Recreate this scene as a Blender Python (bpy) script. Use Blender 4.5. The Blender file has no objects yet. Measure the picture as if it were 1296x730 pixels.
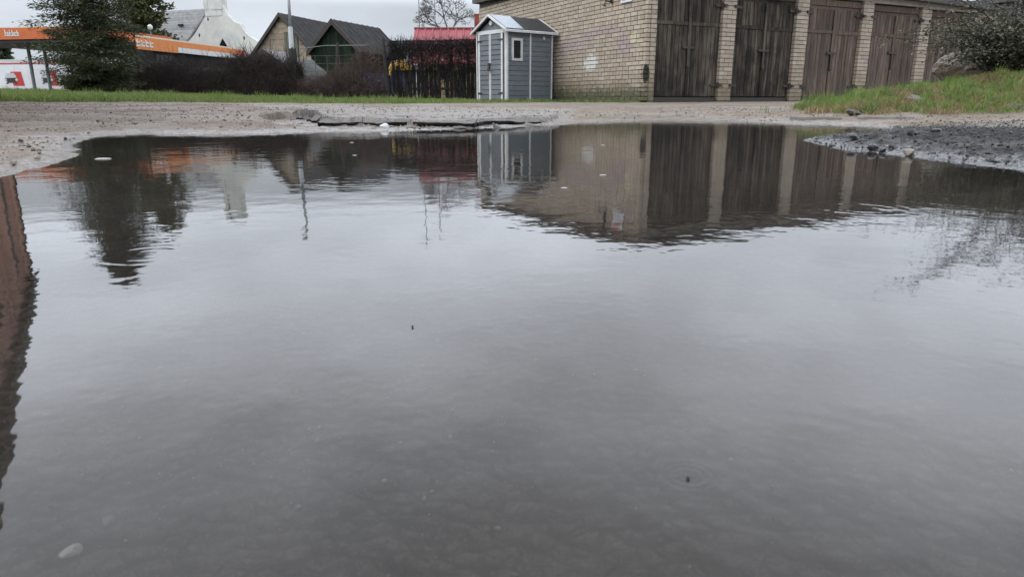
import bpy, math, random
import numpy as np
from mathutils import Vector

random.seed(7)
RNG = np.random.default_rng(11)
S = bpy.context.scene
COL = S.collection

# ------------------------------------------------------------------ camera
CAM_H = 0.22                      # phone held just above the puddle
PITCH = math.radians(14.87)
FPX = 892.0                       # focal length in pixels of the 1296 px wide photograph
cam_d = bpy.data.cameras.new('camera')
cam_d.sensor_width = 36.0
cam_d.lens = FPX / 1296.0 * 36.0
cam_d.clip_start = 0.02
cam_d.clip_end = 3000.0
cam_d.dof.use_dof = True
cam_d.dof.focus_distance = 4.5
cam_d.dof.aperture_fstop = 13.0
cam = bpy.data.objects.new('camera', cam_d)
COL.objects.link(cam)
cam.location = (0, 0, CAM_H)
cam.rotation_euler = (math.pi / 2 - PITCH, 0, 0)
S.camera = cam

# ------------------------------------------------------------------ sky, sun, exposure
SUN_EL, SUN_AZ = math.radians(48), math.radians(-112)      # azimuth from +Y, towards -X
world = bpy.data.worlds.new('World')
S.world = world
world.use_nodes = True
nt = world.node_tree
nt.nodes.clear()
out = nt.nodes.new('ShaderNodeOutputWorld')
bg = nt.nodes.new('ShaderNodeBackground')
bg.inputs['Strength'].default_value = 0.1
sky = nt.nodes.new('ShaderNodeTexSky')
sky.sky_type = 'NISHITA'
sky.sun_disc = False
sky.sun_elevation = SUN_EL
sky.sun_rotation = SUN_AZ
sky.air_density = 1.0
sky.dust_density = 4.0
tc = nt.nodes.new('ShaderNodeTexCoord')
sep = nt.nodes.new('ShaderNodeSeparateXYZ')
nt.links.new(tc.outputs['Generated'], sep.inputs[0])
ramp = nt.nodes.new('ShaderNodeValToRGB')          # overcast sky, raised above the frame to brighten water reflections, dimmer overhead
cr = ramp.color_ramp
cr.interpolation = 'EASE'
stops = [(0.0, (6.1, 6.65, 7.3)), (0.115, (6.9, 7.45, 8.2)), (0.155, (16.8, 18.0, 20.0)), (0.27, (21.6, 22.9, 25.3)), (0.42, (21.6, 22.8, 24.9)), (0.62, (15.0, 15.8, 17.2)), (1.0, (12.5, 13.1, 14.2))]
while len(cr.elements) < len(stops):
    cr.elements.new(0.5)
for e, (p, c) in zip(cr.elements, stops):
    e.position = p
    e.color = (*c, 1)
nt.links.new(sep.outputs['Z'], ramp.inputs['Fac'])
mapn = nt.nodes.new('ShaderNodeMapping')
mapn.inputs['Scale'].default_value = (1.0, 1.0, 2.6)
nt.links.new(tc.outputs['Generated'], mapn.inputs['Vector'])
cn = nt.nodes.new('ShaderNodeTexNoise')
cn.inputs['Scale'].default_value = 3.0
cn.inputs['Detail'].default_value = 5.0
cn.inputs['Roughness'].default_value = 0.5
nt.links.new(mapn.outputs[0], cn.inputs['Vector'])
mr = nt.nodes.new('ShaderNodeMapRange')
mr.inputs['From Min'].default_value = 0.3
mr.inputs['From Max'].default_value = 0.7
mr.inputs['To Min'].default_value = 0.80
mr.inputs['To Max'].default_value = 1.20
nt.links.new(cn.outputs['Fac'], mr.inputs['Value'])
mul = nt.nodes.new('ShaderNodeVectorMath')
mul.operation = 'SCALE'
nt.links.new(ramp.outputs['Color'], mul.inputs[0])
nt.links.new(mr.outputs['Result'], mul.inputs['Scale'])
mixs = nt.nodes.new('ShaderNodeMix')
mixs.data_type = 'RGBA'
mixs.inputs['Factor'].default_value = 0.93
nt.links.new(sky.outputs['Color'], mixs.inputs['A'])
nt.links.new(mul.outputs['Vector'], mixs.inputs['B'])
nt.links.new(mixs.outputs['Result'], bg.inputs['Color'])
nt.links.new(bg.outputs[0], out.inputs['Surface'])

sun_d = bpy.data.lights.new('sun', 'SUN')
sun_d.energy = 1.4
sun_d.angle = math.radians(40)
sun_d.color = (1.0, 0.97, 0.93)
sun = bpy.data.objects.new('sun', sun_d)
COL.objects.link(sun)
sv = Vector((math.sin(SUN_AZ) * math.cos(SUN_EL), math.cos(SUN_AZ) * math.cos(SUN_EL), math.sin(SUN_EL)))
sun.rotation_euler = sv.to_track_quat('Z', 'Y').to_euler()
sun.location = sv * 60

S.view_settings.view_transform = 'Standard'
S.view_settings.look = 'None'
S.view_settings.exposure = 0.0
S.view_settings.gamma = 1.0
S.render.engine = 'CYCLES'
S.cycles.use_denoising = True
S.cycles.max_bounces = 5
S.cycles.diffuse_bounces = 3
S.cycles.glossy_bounces = 3
S.cycles.transparent_max_bounces = 6
S.cycles.use_adaptive_sampling = True
S.cycles.adaptive_threshold = 0.03

# ------------------------------------------------------------------ measuring helpers
cT, sT = math.cos(PITCH), math.sin(PITCH)


def ray(px, py):
    r = (px - 648.0) / FPX
    u = (365.0 - py) / FPX
    return r, cT + u * sT, -sT + u * cT


def at(px, py, Y):
    r, f, z = ray(px, py)
    return Vector((r / f * Y, Y, CAM_H + z / f * Y))


def onz(px, py, z=0.0):
    r, f, dz = ray(px, py)
    k = (z - CAM_H) / dz
    return Vector((r * k, f * k, z))


# ------------------------------------------------------------------ noise
def _hash(ix, iy, seed):
    n = (ix.astype(np.int64) * 374761393 + iy.astype(np.int64) * 668265263 + seed * 974711) & 0x7fffffff
    n = ((n ^ (n >> 13)) * 1274126177) & 0x7fffffff
    n = n ^ (n >> 16)
    return (n & 0xffff) / 65535.0


def vnoise(x, y, seed=0):
    ix, iy = np.floor(x), np.floor(y)
    fx, fy = x - ix, y - iy
    fx = fx * fx * (3 - 2 * fx)
    fy = fy * fy * (3 - 2 * fy)
    a = _hash(ix, iy, seed); b = _hash(ix + 1, iy, seed)
    c = _hash(ix, iy + 1, seed); d = _hash(ix + 1, iy + 1, seed)
    return (a * (1 - fx) + b * fx) * (1 - fy) + (c * (1 - fx) + d * fx) * fy


def fbm(x, y, octv=4, seed=0):
    s, a, t = 0.0, 0.5, 0.0
    for i in range(octv):
        s = s + a * vnoise(x * 2 ** i, y * 2 ** i, seed + i * 17)
        t += a
        a *= 0.5
    return s / t


def sstep(a, b, x):
    t = np.clip((x - a) / (b - a), 0, 1)
    return t * t * (3 - 2 * t)


# ------------------------------------------------------------------ materials
def new_mat(name):
    m = bpy.data.materials.new(name)
    m.use_nodes = True
    t = m.node_tree
    b = t.nodes['Principled BSDF']
    return m, t, b


def nd(t, kind, **kw):
    n = t.nodes.new(kind)
    for k, v in kw.items():
        if k in ('operation', 'data_type', 'blend_type', 'noise_dimensions', 'attribute_name', 'feature', 'wave_type', 'bands_direction', 'interpolation_type', 'clamp'):
            setattr(n, k, v)
        else:
            n.inputs[k].default_value = v
    return n


def rgb(c):
    return (*c, 1.0)


def mixc(t, fac, a, b, blend='MIX'):
    n = t.nodes.new('ShaderNodeMix')
    n.data_type = 'RGBA'
    n.blend_type = blend
    for sock, v in ((n.inputs['Factor'], fac), (n.inputs['A'], a), (n.inputs['B'], b)):
        if isinstance(v, (int, float)):
            sock.default_value = v
        elif isinstance(v, tuple):
            sock.default_value = rgb(v) if len(v) == 3 else v
        else:
            t.links.new(v, sock)
    return n.outputs['Result']


def math_(t, op, a, b=None, c=None):
    n = t.nodes.new('ShaderNodeMath')
    n.operation = op
    for i, v in enumerate((a, b, c)):
        if v is None:
            continue
        if isinstance(v, (int, float)):
            n.inputs[i].default_value = v
        else:
            t.links.new(v, n.inputs[i])
    return n.outputs[0]


def mrange(t, v, a, b, c, d, smooth=False):
    n = t.nodes.new('ShaderNodeMapRange')
    if smooth:
        n.interpolation_type = 'SMOOTHSTEP'
    t.links.new(v, n.inputs['Value'])
    for k, x in (('From Min', a), ('From Max', b), ('To Min', c), ('To Max', d)):
        n.inputs[k].default_value = x
    return n.outputs['Result']


def wpos(t, scale=None):
    g = t.nodes.new('ShaderNodeNewGeometry')
    o = g.outputs['Position']
    if scale:
        m = t.nodes.new('ShaderNodeVectorMath')
        m.operation = 'MULTIPLY'
        m.inputs[1].default_value = scale
        t.links.new(o, m.inputs[0])
        o = m.outputs[0]
    return o


def noise(t, vec, scale, detail=4.0, rough=0.55):
    n = t.nodes.new('ShaderNodeTexNoise')
    n.inputs['Scale'].default_value = scale
    n.inputs['Detail'].default_value = detail
    n.inputs['Roughness'].default_value = rough
    t.links.new(vec, n.inputs['Vector'])
    return n.outputs['Fac']


def bump(t, b, h, dist, strength=1.0):
    n = t.nodes.new('ShaderNodeBump')
    n.inputs['Distance'].default_value = dist
    n.inputs['Strength'].default_value = strength
    t.links.new(h, n.inputs['Height'])
    t.links.new(n.outputs['Normal'], b.inputs['Normal'])


def island(t):
    return t.nodes.new('ShaderNodeNewGeometry').outputs['Random Per Island']


def objrand(t):
    return t.nodes.new('ShaderNodeObjectInfo').outputs['Random']


def plain(name, c1, c2=None, rough=0.8, scale=6.0, aniso=None, metallic=0.0, bdist=0.0, bscale=40.0, rand=0.0, spec=0.5, blot=None):
    """weathered surface: two colours through world-space noise, fine relief"""
    m, t, b = new_mat(name)
    p = wpos(t, aniso)
    if c2 is None:
        c2 = tuple(x * 0.75 for x in c1)
    f = mrange(t, noise(t, p, scale), 0.3, 0.7, 0, 1)
    col = mixc(t, f, c1, c2)
    if blot:                      # larger worn or stained patches
        col = mixc(t, mrange(t, noise(t, wpos(t), blot[0], 4, .6), .47, .62, 0, blot[1]), col, blot[2])
    if rand:
        k = math_(t, 'FRACT', math_(t, 'ADD', objrand(t), island(t)))
        v = mrange(t, k, 0, 1, 1 - rand, 1 + rand)
        h = t.nodes.new('ShaderNodeHueSaturation')
        t.links.new(v, h.inputs['Value'])
        t.links.new(col, h.inputs['Color'])
        col = h.outputs['Color']
    t.links.new(col, b.inputs['Base Color'])
    b.inputs['Roughness'].default_value = rough
    b.inputs['Metallic'].default_value = metallic
    b.inputs['Specular IOR Level'].default_value = spec
    if bdist:
        bump(t, b, noise(t, p, bscale, 3), bdist)
    return m


def leafmat(name, c1, c2, c3=None, trans=0.25, rough=0.55):
    m, t, b = new_mat(name)
    r = island(t)
    col = mixc(t, r, c1, c2)
    if c3:
        f = mrange(t, noise(t, wpos(t), 1.3, 3), 0.5, 0.68, 0, 0.8)
        col = mixc(t, f, col, c3)
    t.links.new(col, b.inputs['Base Color'])
    b.inputs['Roughness'].default_value = rough
    tr = t.nodes.new('ShaderNodeBsdfTranslucent')
    t.links.new(col, tr.inputs['Color'])
    mx = t.nodes.new('ShaderNodeMixShader')
    mx.inputs[0].default_value = trans
    t.links.new(b.outputs[0], mx.inputs[1])
    t.links.new(tr.outputs[0], mx.inputs[2])
    t.links.new(mx.outputs[0], t.nodes['Material Output'].inputs['Surface'])
    return m


# ------------------------------------------------------------------ mesh helpers
ORG = {}


def tag(o, label=None, cat=None, group=None, kind=None):
    for k, v in (('label', label), ('category', cat), ('group', group), ('kind', kind)):
        if v:
            o[k] = v
    return o


def thing(name, loc, label, cat, group=None):
    o = bpy.data.objects.new(name, None)
    COL.objects.link(o)
    o.location = loc
    o.empty_display_size = 0.2
    ORG[o.name] = Vector(loc)
    return tag(o, label, cat, group)


class Frame:
    def __init__(s, o, ux=(1, 0, 0), uy=None, uz=(0, 0, 1)):
        s.o = Vector(o)
        s.x = Vector(ux).normalized()
        s.z = Vector(uz).normalized()
        s.y = Vector(uy).normalized() if uy is not None else s.z.cross(s.x).normalized()

    def __call__(s, x, y, z):
        return s.o + s.x * x + s.y * y + s.z * z


WORLD = Frame((0, 0, 0))


class MB:
    def __init__(s):
        s.v, s.f = [], []

    def add(s, vs, fs):
        n = len(s.v)
        s.v += [tuple(p) for p in vs]
        s.f += [tuple(i + n for i in f) for f in fs]
        return s

    def box(s, F, x0, x1, y0, y1, z0, z1):
        p = [F(x, y, z) for z in (z0, z1) for y in (y0, y1) for x in (x0, x1)]
        return s.add(p, [(0, 2, 3, 1), (4, 5, 7, 6), (0, 1, 5, 4), (2, 6, 7, 3), (0, 4, 6, 2), (1, 3, 7, 5)])

    def prism(s, a, b):
        """two congruent polygons (lists of world points) joined into a solid"""
        n = len(a)
        return s.add(list(a) + list(b), [tuple(range(n - 1, -1, -1)), tuple(range(n, 2 * n))] + [(i, (i + 1) % n, n + (i + 1) % n, n + i) for i in range(n)])

    def slab(s, F, pts, y0, y1):
        """polygon in the frame's x-z plane extruded along its y"""
        return s.prism([F(x, y0, z) for x, z in pts], [F(x, y1, z) for x, z in pts])

    def tube(s, pts, rads, n=8):
        pts = [Vector(p) for p in pts]
        rings = []
        for i, p in enumerate(pts):
            d = (pts[min(i + 1, len(pts) - 1)] - pts[max(i - 1, 0)]).normalized()
            a = d.cross(Vector((0, 0, 1)) if abs(d.z) < 0.9 else Vector((1, 0, 0))).normalized()
            b = d.cross(a)
            r = rads[i] if isinstance(rads, (list, tuple)) else rads
            rings.append([p + (a * math.cos(2 * math.pi * k / n) + b * math.sin(2 * math.pi * k / n)) * r for k in range(n)])
        vs = [q for ring in rings for q in ring]
        fs = [(i * n + k, i * n + (k + 1) % n, (i + 1) * n + (k + 1) % n, (i + 1) * n + k) for i in range(len(rings) - 1) for k in range(n)]
        fs += [tuple(range(n - 1, -1, -1)), tuple(range((len(rings) - 1) * n, len(rings) * n))]
        return s.add(vs, fs)

    def build(s, name, m, parent=None, smooth=False, kind=None):
        org = ORG.get(root_of(parent).name, Vector((0, 0, 0))) if parent else Vector((0, 0, 0))
        me = bpy.data.meshes.new(name)
        me.from_pydata([(x - org.x, y - org.y, z - org.z) for x, y, z in s.v], [], s.f)
        me.materials.append(m)
        if smooth:
            me.polygons.foreach_set('use_smooth', [True] * len(me.polygons))
        o = bpy.data.objects.new(name, me)
        COL.objects.link(o)
        o.parent = parent
        if kind:
            o['kind'] = kind
        return o


def root_of(o):
    while o.parent:
        o = o.parent
    return o


def np_mesh(name, verts, faces, m, parent=None, smooth=False, kind=None):
    """verts (n,3), faces (k,3 or 4) numpy"""
    org = ORG.get(root_of(parent).name, Vector((0, 0, 0))) if parent else Vector((0, 0, 0))
    verts = np.asarray(verts, dtype=np.float32) - np.array(org, dtype=np.float32)
    faces = np.asarray(faces, dtype=np.int32)
    me = bpy.data.meshes.new(name)
    k, c = faces.shape
    me.vertices.add(len(verts))
    me.vertices.foreach_set('co', verts.ravel())
    me.loops.add(k * c)
    me.loops.foreach_set('vertex_index', faces.ravel())
    me.polygons.add(k)
    me.polygons.foreach_set('loop_start', np.arange(0, k * c, c, dtype=np.int32))
    if smooth:
        me.polygons.foreach_set('use_smooth', np.ones(k, dtype=bool))
    me.update(calc_edges=True)
    me.materials.append(m)
    o = bpy.data.objects.new(name, me)
    COL.objects.link(o)
    o.parent = parent
    if kind:
        o['kind'] = kind
    return o


def unit(a):
    return a / np.maximum(np.linalg.norm(a, axis=1, keepdims=True), 1e-9)


def leaf_arrays(cen, along, length, width):
    """diamond-folded leaf cards: 4 verts, 2 tris (tip, two sides, base)"""
    n = len(cen)
    along = unit(along)
    rnd = unit(RNG.normal(size=(n, 3)))
    side = unit(np.cross(along, rnd))
    nrm = np.cross(side, along)
    L = np.asarray(length).reshape(-1, 1) * np.ones((n, 1))
    W = np.asarray(width).reshape(-1, 1) * np.ones((n, 1))
    v = np.stack([cen, cen + along * L * .5 + side * W * .5 + nrm * W * .15, cen + along * L, cen + along * L * .5 - side * W * .5 + nrm * W * .15], axis=1).reshape(-1, 3)
    b = np.arange(n)[:, None] * 4
    f = np.concatenate([b + np.array([[0, 1, 2]]), b + np.array([[0, 2, 3]])], axis=1).reshape(-1, 3)
    return v, f


def twig_arrays(p0, p1, r):
    """three-sided tapering twigs"""
    n = len(p0)
    d = unit(p1 - p0)
    a = unit(np.cross(d, unit(RNG.normal(size=(n, 3)))))
    b = np.cross(d, a)
    r = np.asarray(r).reshape(-1, 1) * np.ones((n, 1))
    vs = []
    for p, k in ((p0, 1.0), (p1, 0.45)):
        for i in range(3):
            t = 2 * math.pi * i / 3
            vs.append(p + (a * math.cos(t) + b * math.sin(t)) * r * k)
    v = np.stack(vs, axis=1).reshape(-1, 3)
    base = np.arange(n)[:, None] * 6
    f = np.concatenate([base + np.array([[i, (i + 1) % 3, 3 + (i + 1) % 3, 3 + i]]) for i in range(3)], axis=1).reshape(-1, 4)
    return v, f


def rock_mesh(name, seed, m, size=(1, 1, .7), sub=2, rough=0.25):
    import bmesh
    bm = bmesh.new()
    bmesh.ops.create_icosphere(bm, subdivisions=sub, radius=1.0)
    r = random.Random(seed)
    ph = [Vector((r.uniform(-1, 1), r.uniform(-1, 1), r.uniform(-1, 1))).normalized() for _ in range(14)]
    cut = [r.uniform(0.62, 0.95) for _ in range(14)]
    for v in bm.verts:
        k = 1.0
        d = v.co.normalized()
        for q, c in zip(ph, cut):
            s = d.dot(q)
            if s > c * (1 - rough):
                k = min(k, c * (1 - rough * .6) / s)
        v.co = Vector((d.x * k * size[0], d.y * k * size[1], d.z * k * size[2])) * r.uniform(.97, 1.03)
    me = bpy.data.meshes.new(name)
    bm.to_mesh(me)
    bm.free()
    me.materials.append(m)
    return me


def rock(name, loc, size, m, seed, label=None, cat='stone', group=None, parent=None, rough=.25, sub=2):
    o = bpy.data.objects.new(name, rock_mesh(name, seed, m, size, sub, rough))
    COL.objects.link(o)
    o.location = loc
    o.rotation_euler = (0, 0, random.Random(seed).uniform(0, 6))
    if parent:
        o.parent = parent
        o.location = Vector(loc) - ORG[parent.name]
    else:
        tag(o, label, cat, group)
    return o

# ------------------------------------------------------------------ terrain
SHORE_PX = [(0, 225), (18, 222), (30, 220.5), (36, 215), (53, 212), (76, 206), (92, 196), (98, 183), (112, 175.5), (134, 171.6), (162, 169.6), (176, 168.8), (231, 169.6),
            (300, 169.8), (350, 168.5), (408, 166.6), (491, 165.8), (560, 164.2), (596, 162.8), (650, 161.2), (700, 158.8), (733, 155.8), (780, 154.4), (838, 153.2),
            (930, 154.2), (986, 156.6), (1071, 158.2), (1110, 160.5), (1131, 163.5), (1111, 168.4), (1080, 170), (1057, 171.2), (1030, 173.6), (1014, 177), (1034, 183.4),
            (1060, 188), (1077, 190.5), (1110, 193.0), (1145, 196), (1184, 202), (1241, 209), (1269, 212.6), (1296, 214.8)]
SHORE = [onz(x, y)[:2] for x, y in SHORE_PX] + [(2.1, 2.1), (2.9, 1.5), (2.6, -.4), (.6, -1.7), (-1.9, -1.2), (-2.6, .5), (-2.1, 1.9)]
SHORE = np.array([(p[0], p[1]) for p in SHORE])
SLAB_PX = [(352, 149.5), (376, 153), (396, 157), (409, 160.5), (431, 161.2), (455, 160.6), (479, 161.6), (510, 160.8), (534, 161.8), (566, 161.2), (598, 162), (612, 159.5), (640, 158.6), (668, 157.4), (700, 155.8)]
SLAB = [onz(x, y, .004)[:2] for x, y in SLAB_PX] + [(.9, 11.5), (-4.0, 11.5)]
SLAB = np.array([(p[0], p[1]) for p in SLAB])


def sdist(X, Y, P):
    """signed distance to a polygon, negative inside"""
    best = np.full(X.shape, 1e9)
    inside = np.zeros(X.shape, dtype=bool)
    n = len(P)
    for i in range(n):
        ax, ay = P[i]
        bx, by = P[(i + 1) % n]
        ex, ey = bx - ax, by - ay
        L = ex * ex + ey * ey
        t = np.clip(((X - ax) * ex + (Y - ay) * ey) / L, 0, 1)
        best = np.minimum(best, (X - ax - t * ex) ** 2 + (Y - ay - t * ey) ** 2)
        c = ((ay > Y) != (by > Y))
        if ey != 0:
            c &= X < (ex * (Y - ay) / ey + ax)
            inside ^= c
    d = np.sqrt(best)
    return np.where(inside, -d, d)


def interp(x, xs, ys):
    return np.interp(x, xs, ys)


def mound_mask(X, Y):
    """height the grassy bank on the right adds"""
    A = interp(X - .33 * (Y - 8.2), [3.2, 3.7, 4.35, 5.1, 6.1, 7.2, 9.0, 14.0, 18.0], [0, .07, .16, .25, .35, .45, .60, .7, .5])
    front = 7.35 + .12 * (X - 4)
    p = sstep(0, 2.6, Y - front) * (1 - sstep(3.2, 6.0, Y - front))
    return A * p, A, p


def verge_edge(X, Y):
    """Y beyond which the ground on the far side is grass"""
    az = X / np.maximum(Y, .1)
    return interp(az, [-.8, -.55, -.35, -.2, -.1, 0.0, .1, .2], [12.6, 13.0, 13.2, 13.6, 14.6, 16.4, 17.2, 17.5])


def ground(X, Y, detail=True):
    X = np.asarray(X, float)
    Y = np.asarray(Y, float)
    d = sdist(X, Y, SHORE)
    R = np.sqrt(X * X + Y * Y)
    n1 = fbm(X * 1.3 + 5, Y * 1.3, 4, 3) - .5
    if detail:
        amp = np.clip(R * .02, .02, .12)
        d = d + n1 * amp * 1.2
    # shape outside the water
    right = sstep(1.0, 1.8, X) * (1 - sstep(6.2, 7.2, Y))
    slope = .031 + .03 * right
    cap = .245 - .175 * right
    rise = cap * (1 - np.exp(-np.maximum(d, 0) * slope / cap * 1.15))
    zo = .010 * (1 - np.exp(-np.maximum(d, 0) / .08)) + rise
    zi = -.055 * (1 - np.exp(np.minimum(d, 0) / .45)) - .006 * (1 - np.exp(np.minimum(d, 0) / .05))
    z = np.where(d > 0, zo, zi)
    # far bank rising to the left
    az = X / np.maximum(Y, 1.0)
    k = interp(az, [-1.2, -.7, -.4, -.2, -.08, 0], [.034, .030, .0135, .004, .001, 0])
    z = z + np.where(Y > 13, k * np.minimum(np.maximum(Y - 13, 0), 13), 0) + np.where(Y > 26, np.minimum(k * .7, .012) * np.minimum(np.maximum(Y - 26, 0), 40), 0)
    mh, A, p = mound_mask(X, Y)
    z = z + mh * (1 + .5 * (fbm(X * 1.1, Y * 1.1, 3, 40) - .5)) + np.where(mh > .01, (fbm(X * 3, Y * 3, 4, 41) - .5) * .20 * p * np.clip(A * 4, 0, 1), 0)
    # broken asphalt sheet with a step down to the water
    sd = sdist(X, Y, SLAB) + ((fbm(X * 7, Y * 7, 3, 50) - .5) * .16 if detail else 0)
    step = (1 - sstep(-.03, .0, sd)) * (1 - sstep(7.6, 10.8, Y))
    z = z + step * (.045 + .012 * (fbm(X * 2.0, Y * 2.0, 2, 51) - .5))
    foot = (sd > -.05) & (sd < .45) & (X > -2.6) & (X < .35) & (Y > 5.8) & (Y < 8.2) & (z > 0)
    z = np.where(foot, z * .25, z)
    # shallow potholes in the sheet
    for cx, cy, a, b, dep in POTS:
        e = ((X - cx) / a) ** 2 + ((Y - cy) / b) ** 2 + (fbm(X * 5, Y * 5, 2, 60) - .5) * .9
        z = z - dep * (1 - sstep(.75, 1.0, e))
    if detail:
        out_ = sstep(-.02, .12, d)
        g = (fbm(X * 22, Y * 22, 3, 70) - .5)
        rough = np.where(right > .3, .045, .016)
        far = sstep(14, 40, R)
        z = z + out_ * g * rough * (1 - far) + out_ * (fbm(X * 3.1, Y * 3.1, 3, 71) - .5) * .02 * (1 - .6 * right)
        z = z + out_ * right * (fbm(X * 8, Y * 8, 3, 75) - .5) * .03 + out_ * (1 - right) * (fbm(X * 9, Y * 9, 2, 76) - .5) * .022 * (1 - sstep(9, 13, R))
        z = z + (1 - out_) * (fbm(X * 30, Y * 30, 3, 72) - .5) * .009 + (1 - out_) * (fbm(X * 6, Y * 6, 2, 73) - .5) * .012
        z = np.where((d > .06) & (z < .004), .004, z)
        z = np.where((d < -.10) & (z > -.006), -.006, z)
    return z, d, step


POTS = []
for (px, py, w, dep) in ((520, 135.5, 1.35, .035), (447, 135, .55, .02), (662, 145, .35, .025), (592, 133, .4, .02)):
    z = .14
    for _ in range(12):
        r, f, dz = ray(px, py)
        Yp = 9.5 if py > 140 else 10.8
    P = at(px, py, Yp)
    POTS.append((P.x, Yp, w, .16, dep))


def gz(x, y):
    return float(ground(np.array([x]), np.array([y]), False)[0][0])


# polar sheet of ground, dense in front of the lens, out to the horizon
rings = np.concatenate([np.linspace(.02, .24, 8), np.geomspace(.26, 3.0, 190)[:-1], np.linspace(3.0, 12.0, 360)[:-1], np.geomspace(12, 30, 130)[:-1], np.geomspace(30, 900, 60)])
a_front = np.linspace(-41, 41, 560)
a_back = np.linspace(41, 319, 60)[1:-1]
ang = np.radians(np.concatenate([a_front, a_back]))
NR, NA = len(rings), len(ang)
RR, AA = np.meshgrid(rings, ang, indexing='ij')
GX, GY = RR * np.sin(AA), RR * np.cos(AA)
GZ, GD, GSTEP = ground(GX, GY)
gv = np.stack([GX, GY, GZ], axis=-1).reshape(-1, 3)
ii = np.arange(NR - 1)[:, None] * NA
jj = np.arange(NA)[None, :]
j2 = (jj + 1) % NA
gf = np.stack([ii + jj, ii + j2, ii + NA + j2, ii + NA + jj], axis=-1).reshape(-1, 4)

# ground material, driven by where each kind of surface lies
m, t, b = new_mat('ground_surface')
M_GROUND = m
att = nd(t, 'ShaderNodeAttribute', attribute_name='surface')
sepc = t.nodes.new('ShaderNodeSeparateColor')
t.links.new(att.outputs['Color'], sepc.inputs[0])
P = wpos(t)
sepp = t.nodes.new('ShaderNodeSeparateXYZ')
t.links.new(P, sepp.inputs[0])
nbig = noise(t, P, .9, 5)
nmid = noise(t, P, 7, 5, .65)
nfine = noise(t, P, 55, 4, .7)
vor = t.nodes.new('ShaderNodeTexVoronoi')
vor.inputs['Scale'].default_value = 60
t.links.new(P, vor.inputs['Vector'])
gravel = mixc(t, mrange(t, nfine, .3, .7, 0, 1), (.30, .25, .20), (.125, .10, .08))
gravel = mixc(t, mrange(t, nbig, .42, .62, 0, .75), gravel, (.31, .275, .235))
gravel = mixc(t, mrange(t, nmid, .52, .7, 0, .6), gravel, (.10, .079, .066))
stonec = t.nodes.new('ShaderNodeHueSaturation')
stonec.inputs['Saturation'].default_value = .25
t.links.new(vor.outputs['Color'], stonec.inputs['Color'])
gravel = mixc(t, .22, gravel, stonec.outputs['Color'], 'OVERLAY')
asph = mixc(t, mrange(t, nfine, .35, .68, 0, 1), (.012, .012, .013), (.060, .059, .059))
asph = mixc(t, mrange(t, nmid, .50, .66, 0, .7), asph, (.10, .094, .088))
pale = mixc(t, mrange(t, nfine, .3, .7, 0, 1), (.42, .40, .38), (.25, .235, .222))
pale = mixc(t, mrange(t, nmid, .55, .75, 0, .7), pale, (.18, .165, .15))
soil = mixc(t, mrange(t, nmid, .35, .65, 0, 1), (.075, .085, .03), (.085, .065, .04))
mud = mixc(t, mrange(t, nmid, .35, .65, 0, 1), (.13, .118, .104), (.045, .041, .037))
nmud = noise(t, P, 24, 3, .6)
mud = mixc(t, mrange(t, nmud, .48, .66, 0, .85), mud, (.020, .019, .018))
mud = mixc(t, mrange(t, nfine, .57, .70, 0, .8), mud, (.19, .175, .157))
col = mixc(t, sepc.outputs['Green'], gravel, asph)
col = mixc(t, sepc.outputs['Blue'], col, pale)
col = mixc(t, sepc.outputs['Red'], col, soil)
under = mrange(t, sepp.outputs['Z'], -.012, -.002, 1, 0)
col = mixc(t, under, col, mud)
# broken asphalt faces and pot holes show dark bitumen
gn = t.nodes.new('ShaderNodeNewGeometry')
sn = t.nodes.new('ShaderNodeSeparateXYZ')
t.links.new(gn.outputs['Normal'], sn.inputs[0])
steep = math_(t, 'MULTIPLY', mrange(t, sn.outputs['Z'], .5, .8, 1, 0), math_(t, 'SUBTRACT', 1.0, sepc.outputs['Red']))
col = mixc(t, steep, col, (.03, .028, .027))
# wet where it is close to the water level, blotchy further up
wet = mrange(t, math_(t, 'ADD', sepp.outputs['Z'], math_(t, 'MULTIPLY', math_(t, 'SUBTRACT', nmid, .5), .05)), .008, .035, 1, 0, True)
wet2 = mrange(t, nbig, .46, .58, 0, .5)
wet = math_(t, 'MAXIMUM', wet, wet2)
wet = math_(t, 'MULTIPLY', wet, math_(t, 'SUBTRACT', 1.0, sepc.outputs['Red']))
hs = t.nodes.new('ShaderNodeHueSaturation')
t.links.new(mrange(t, wet, 0, 1, 1, .62), hs.inputs['Value'])
t.links.new(col, hs.inputs['Color'])
t.links.new(hs.outputs['Color'], b.inputs['Base Color'])
t.links.new(mrange(t, wet, 0, 1, .85, .25), b.inputs['Roughness'])
t.links.new(mrange(t, wet, 0, 1, .25, .6), b.inputs['Specular IOR Level'])
hsum = math_(t, 'ADD', math_(t, 'MULTIPLY', nfine, .6), math_(t, 'MULTIPLY', vor.outputs['Distance'], .6))
bump(t, b, hsum, .022)

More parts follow.
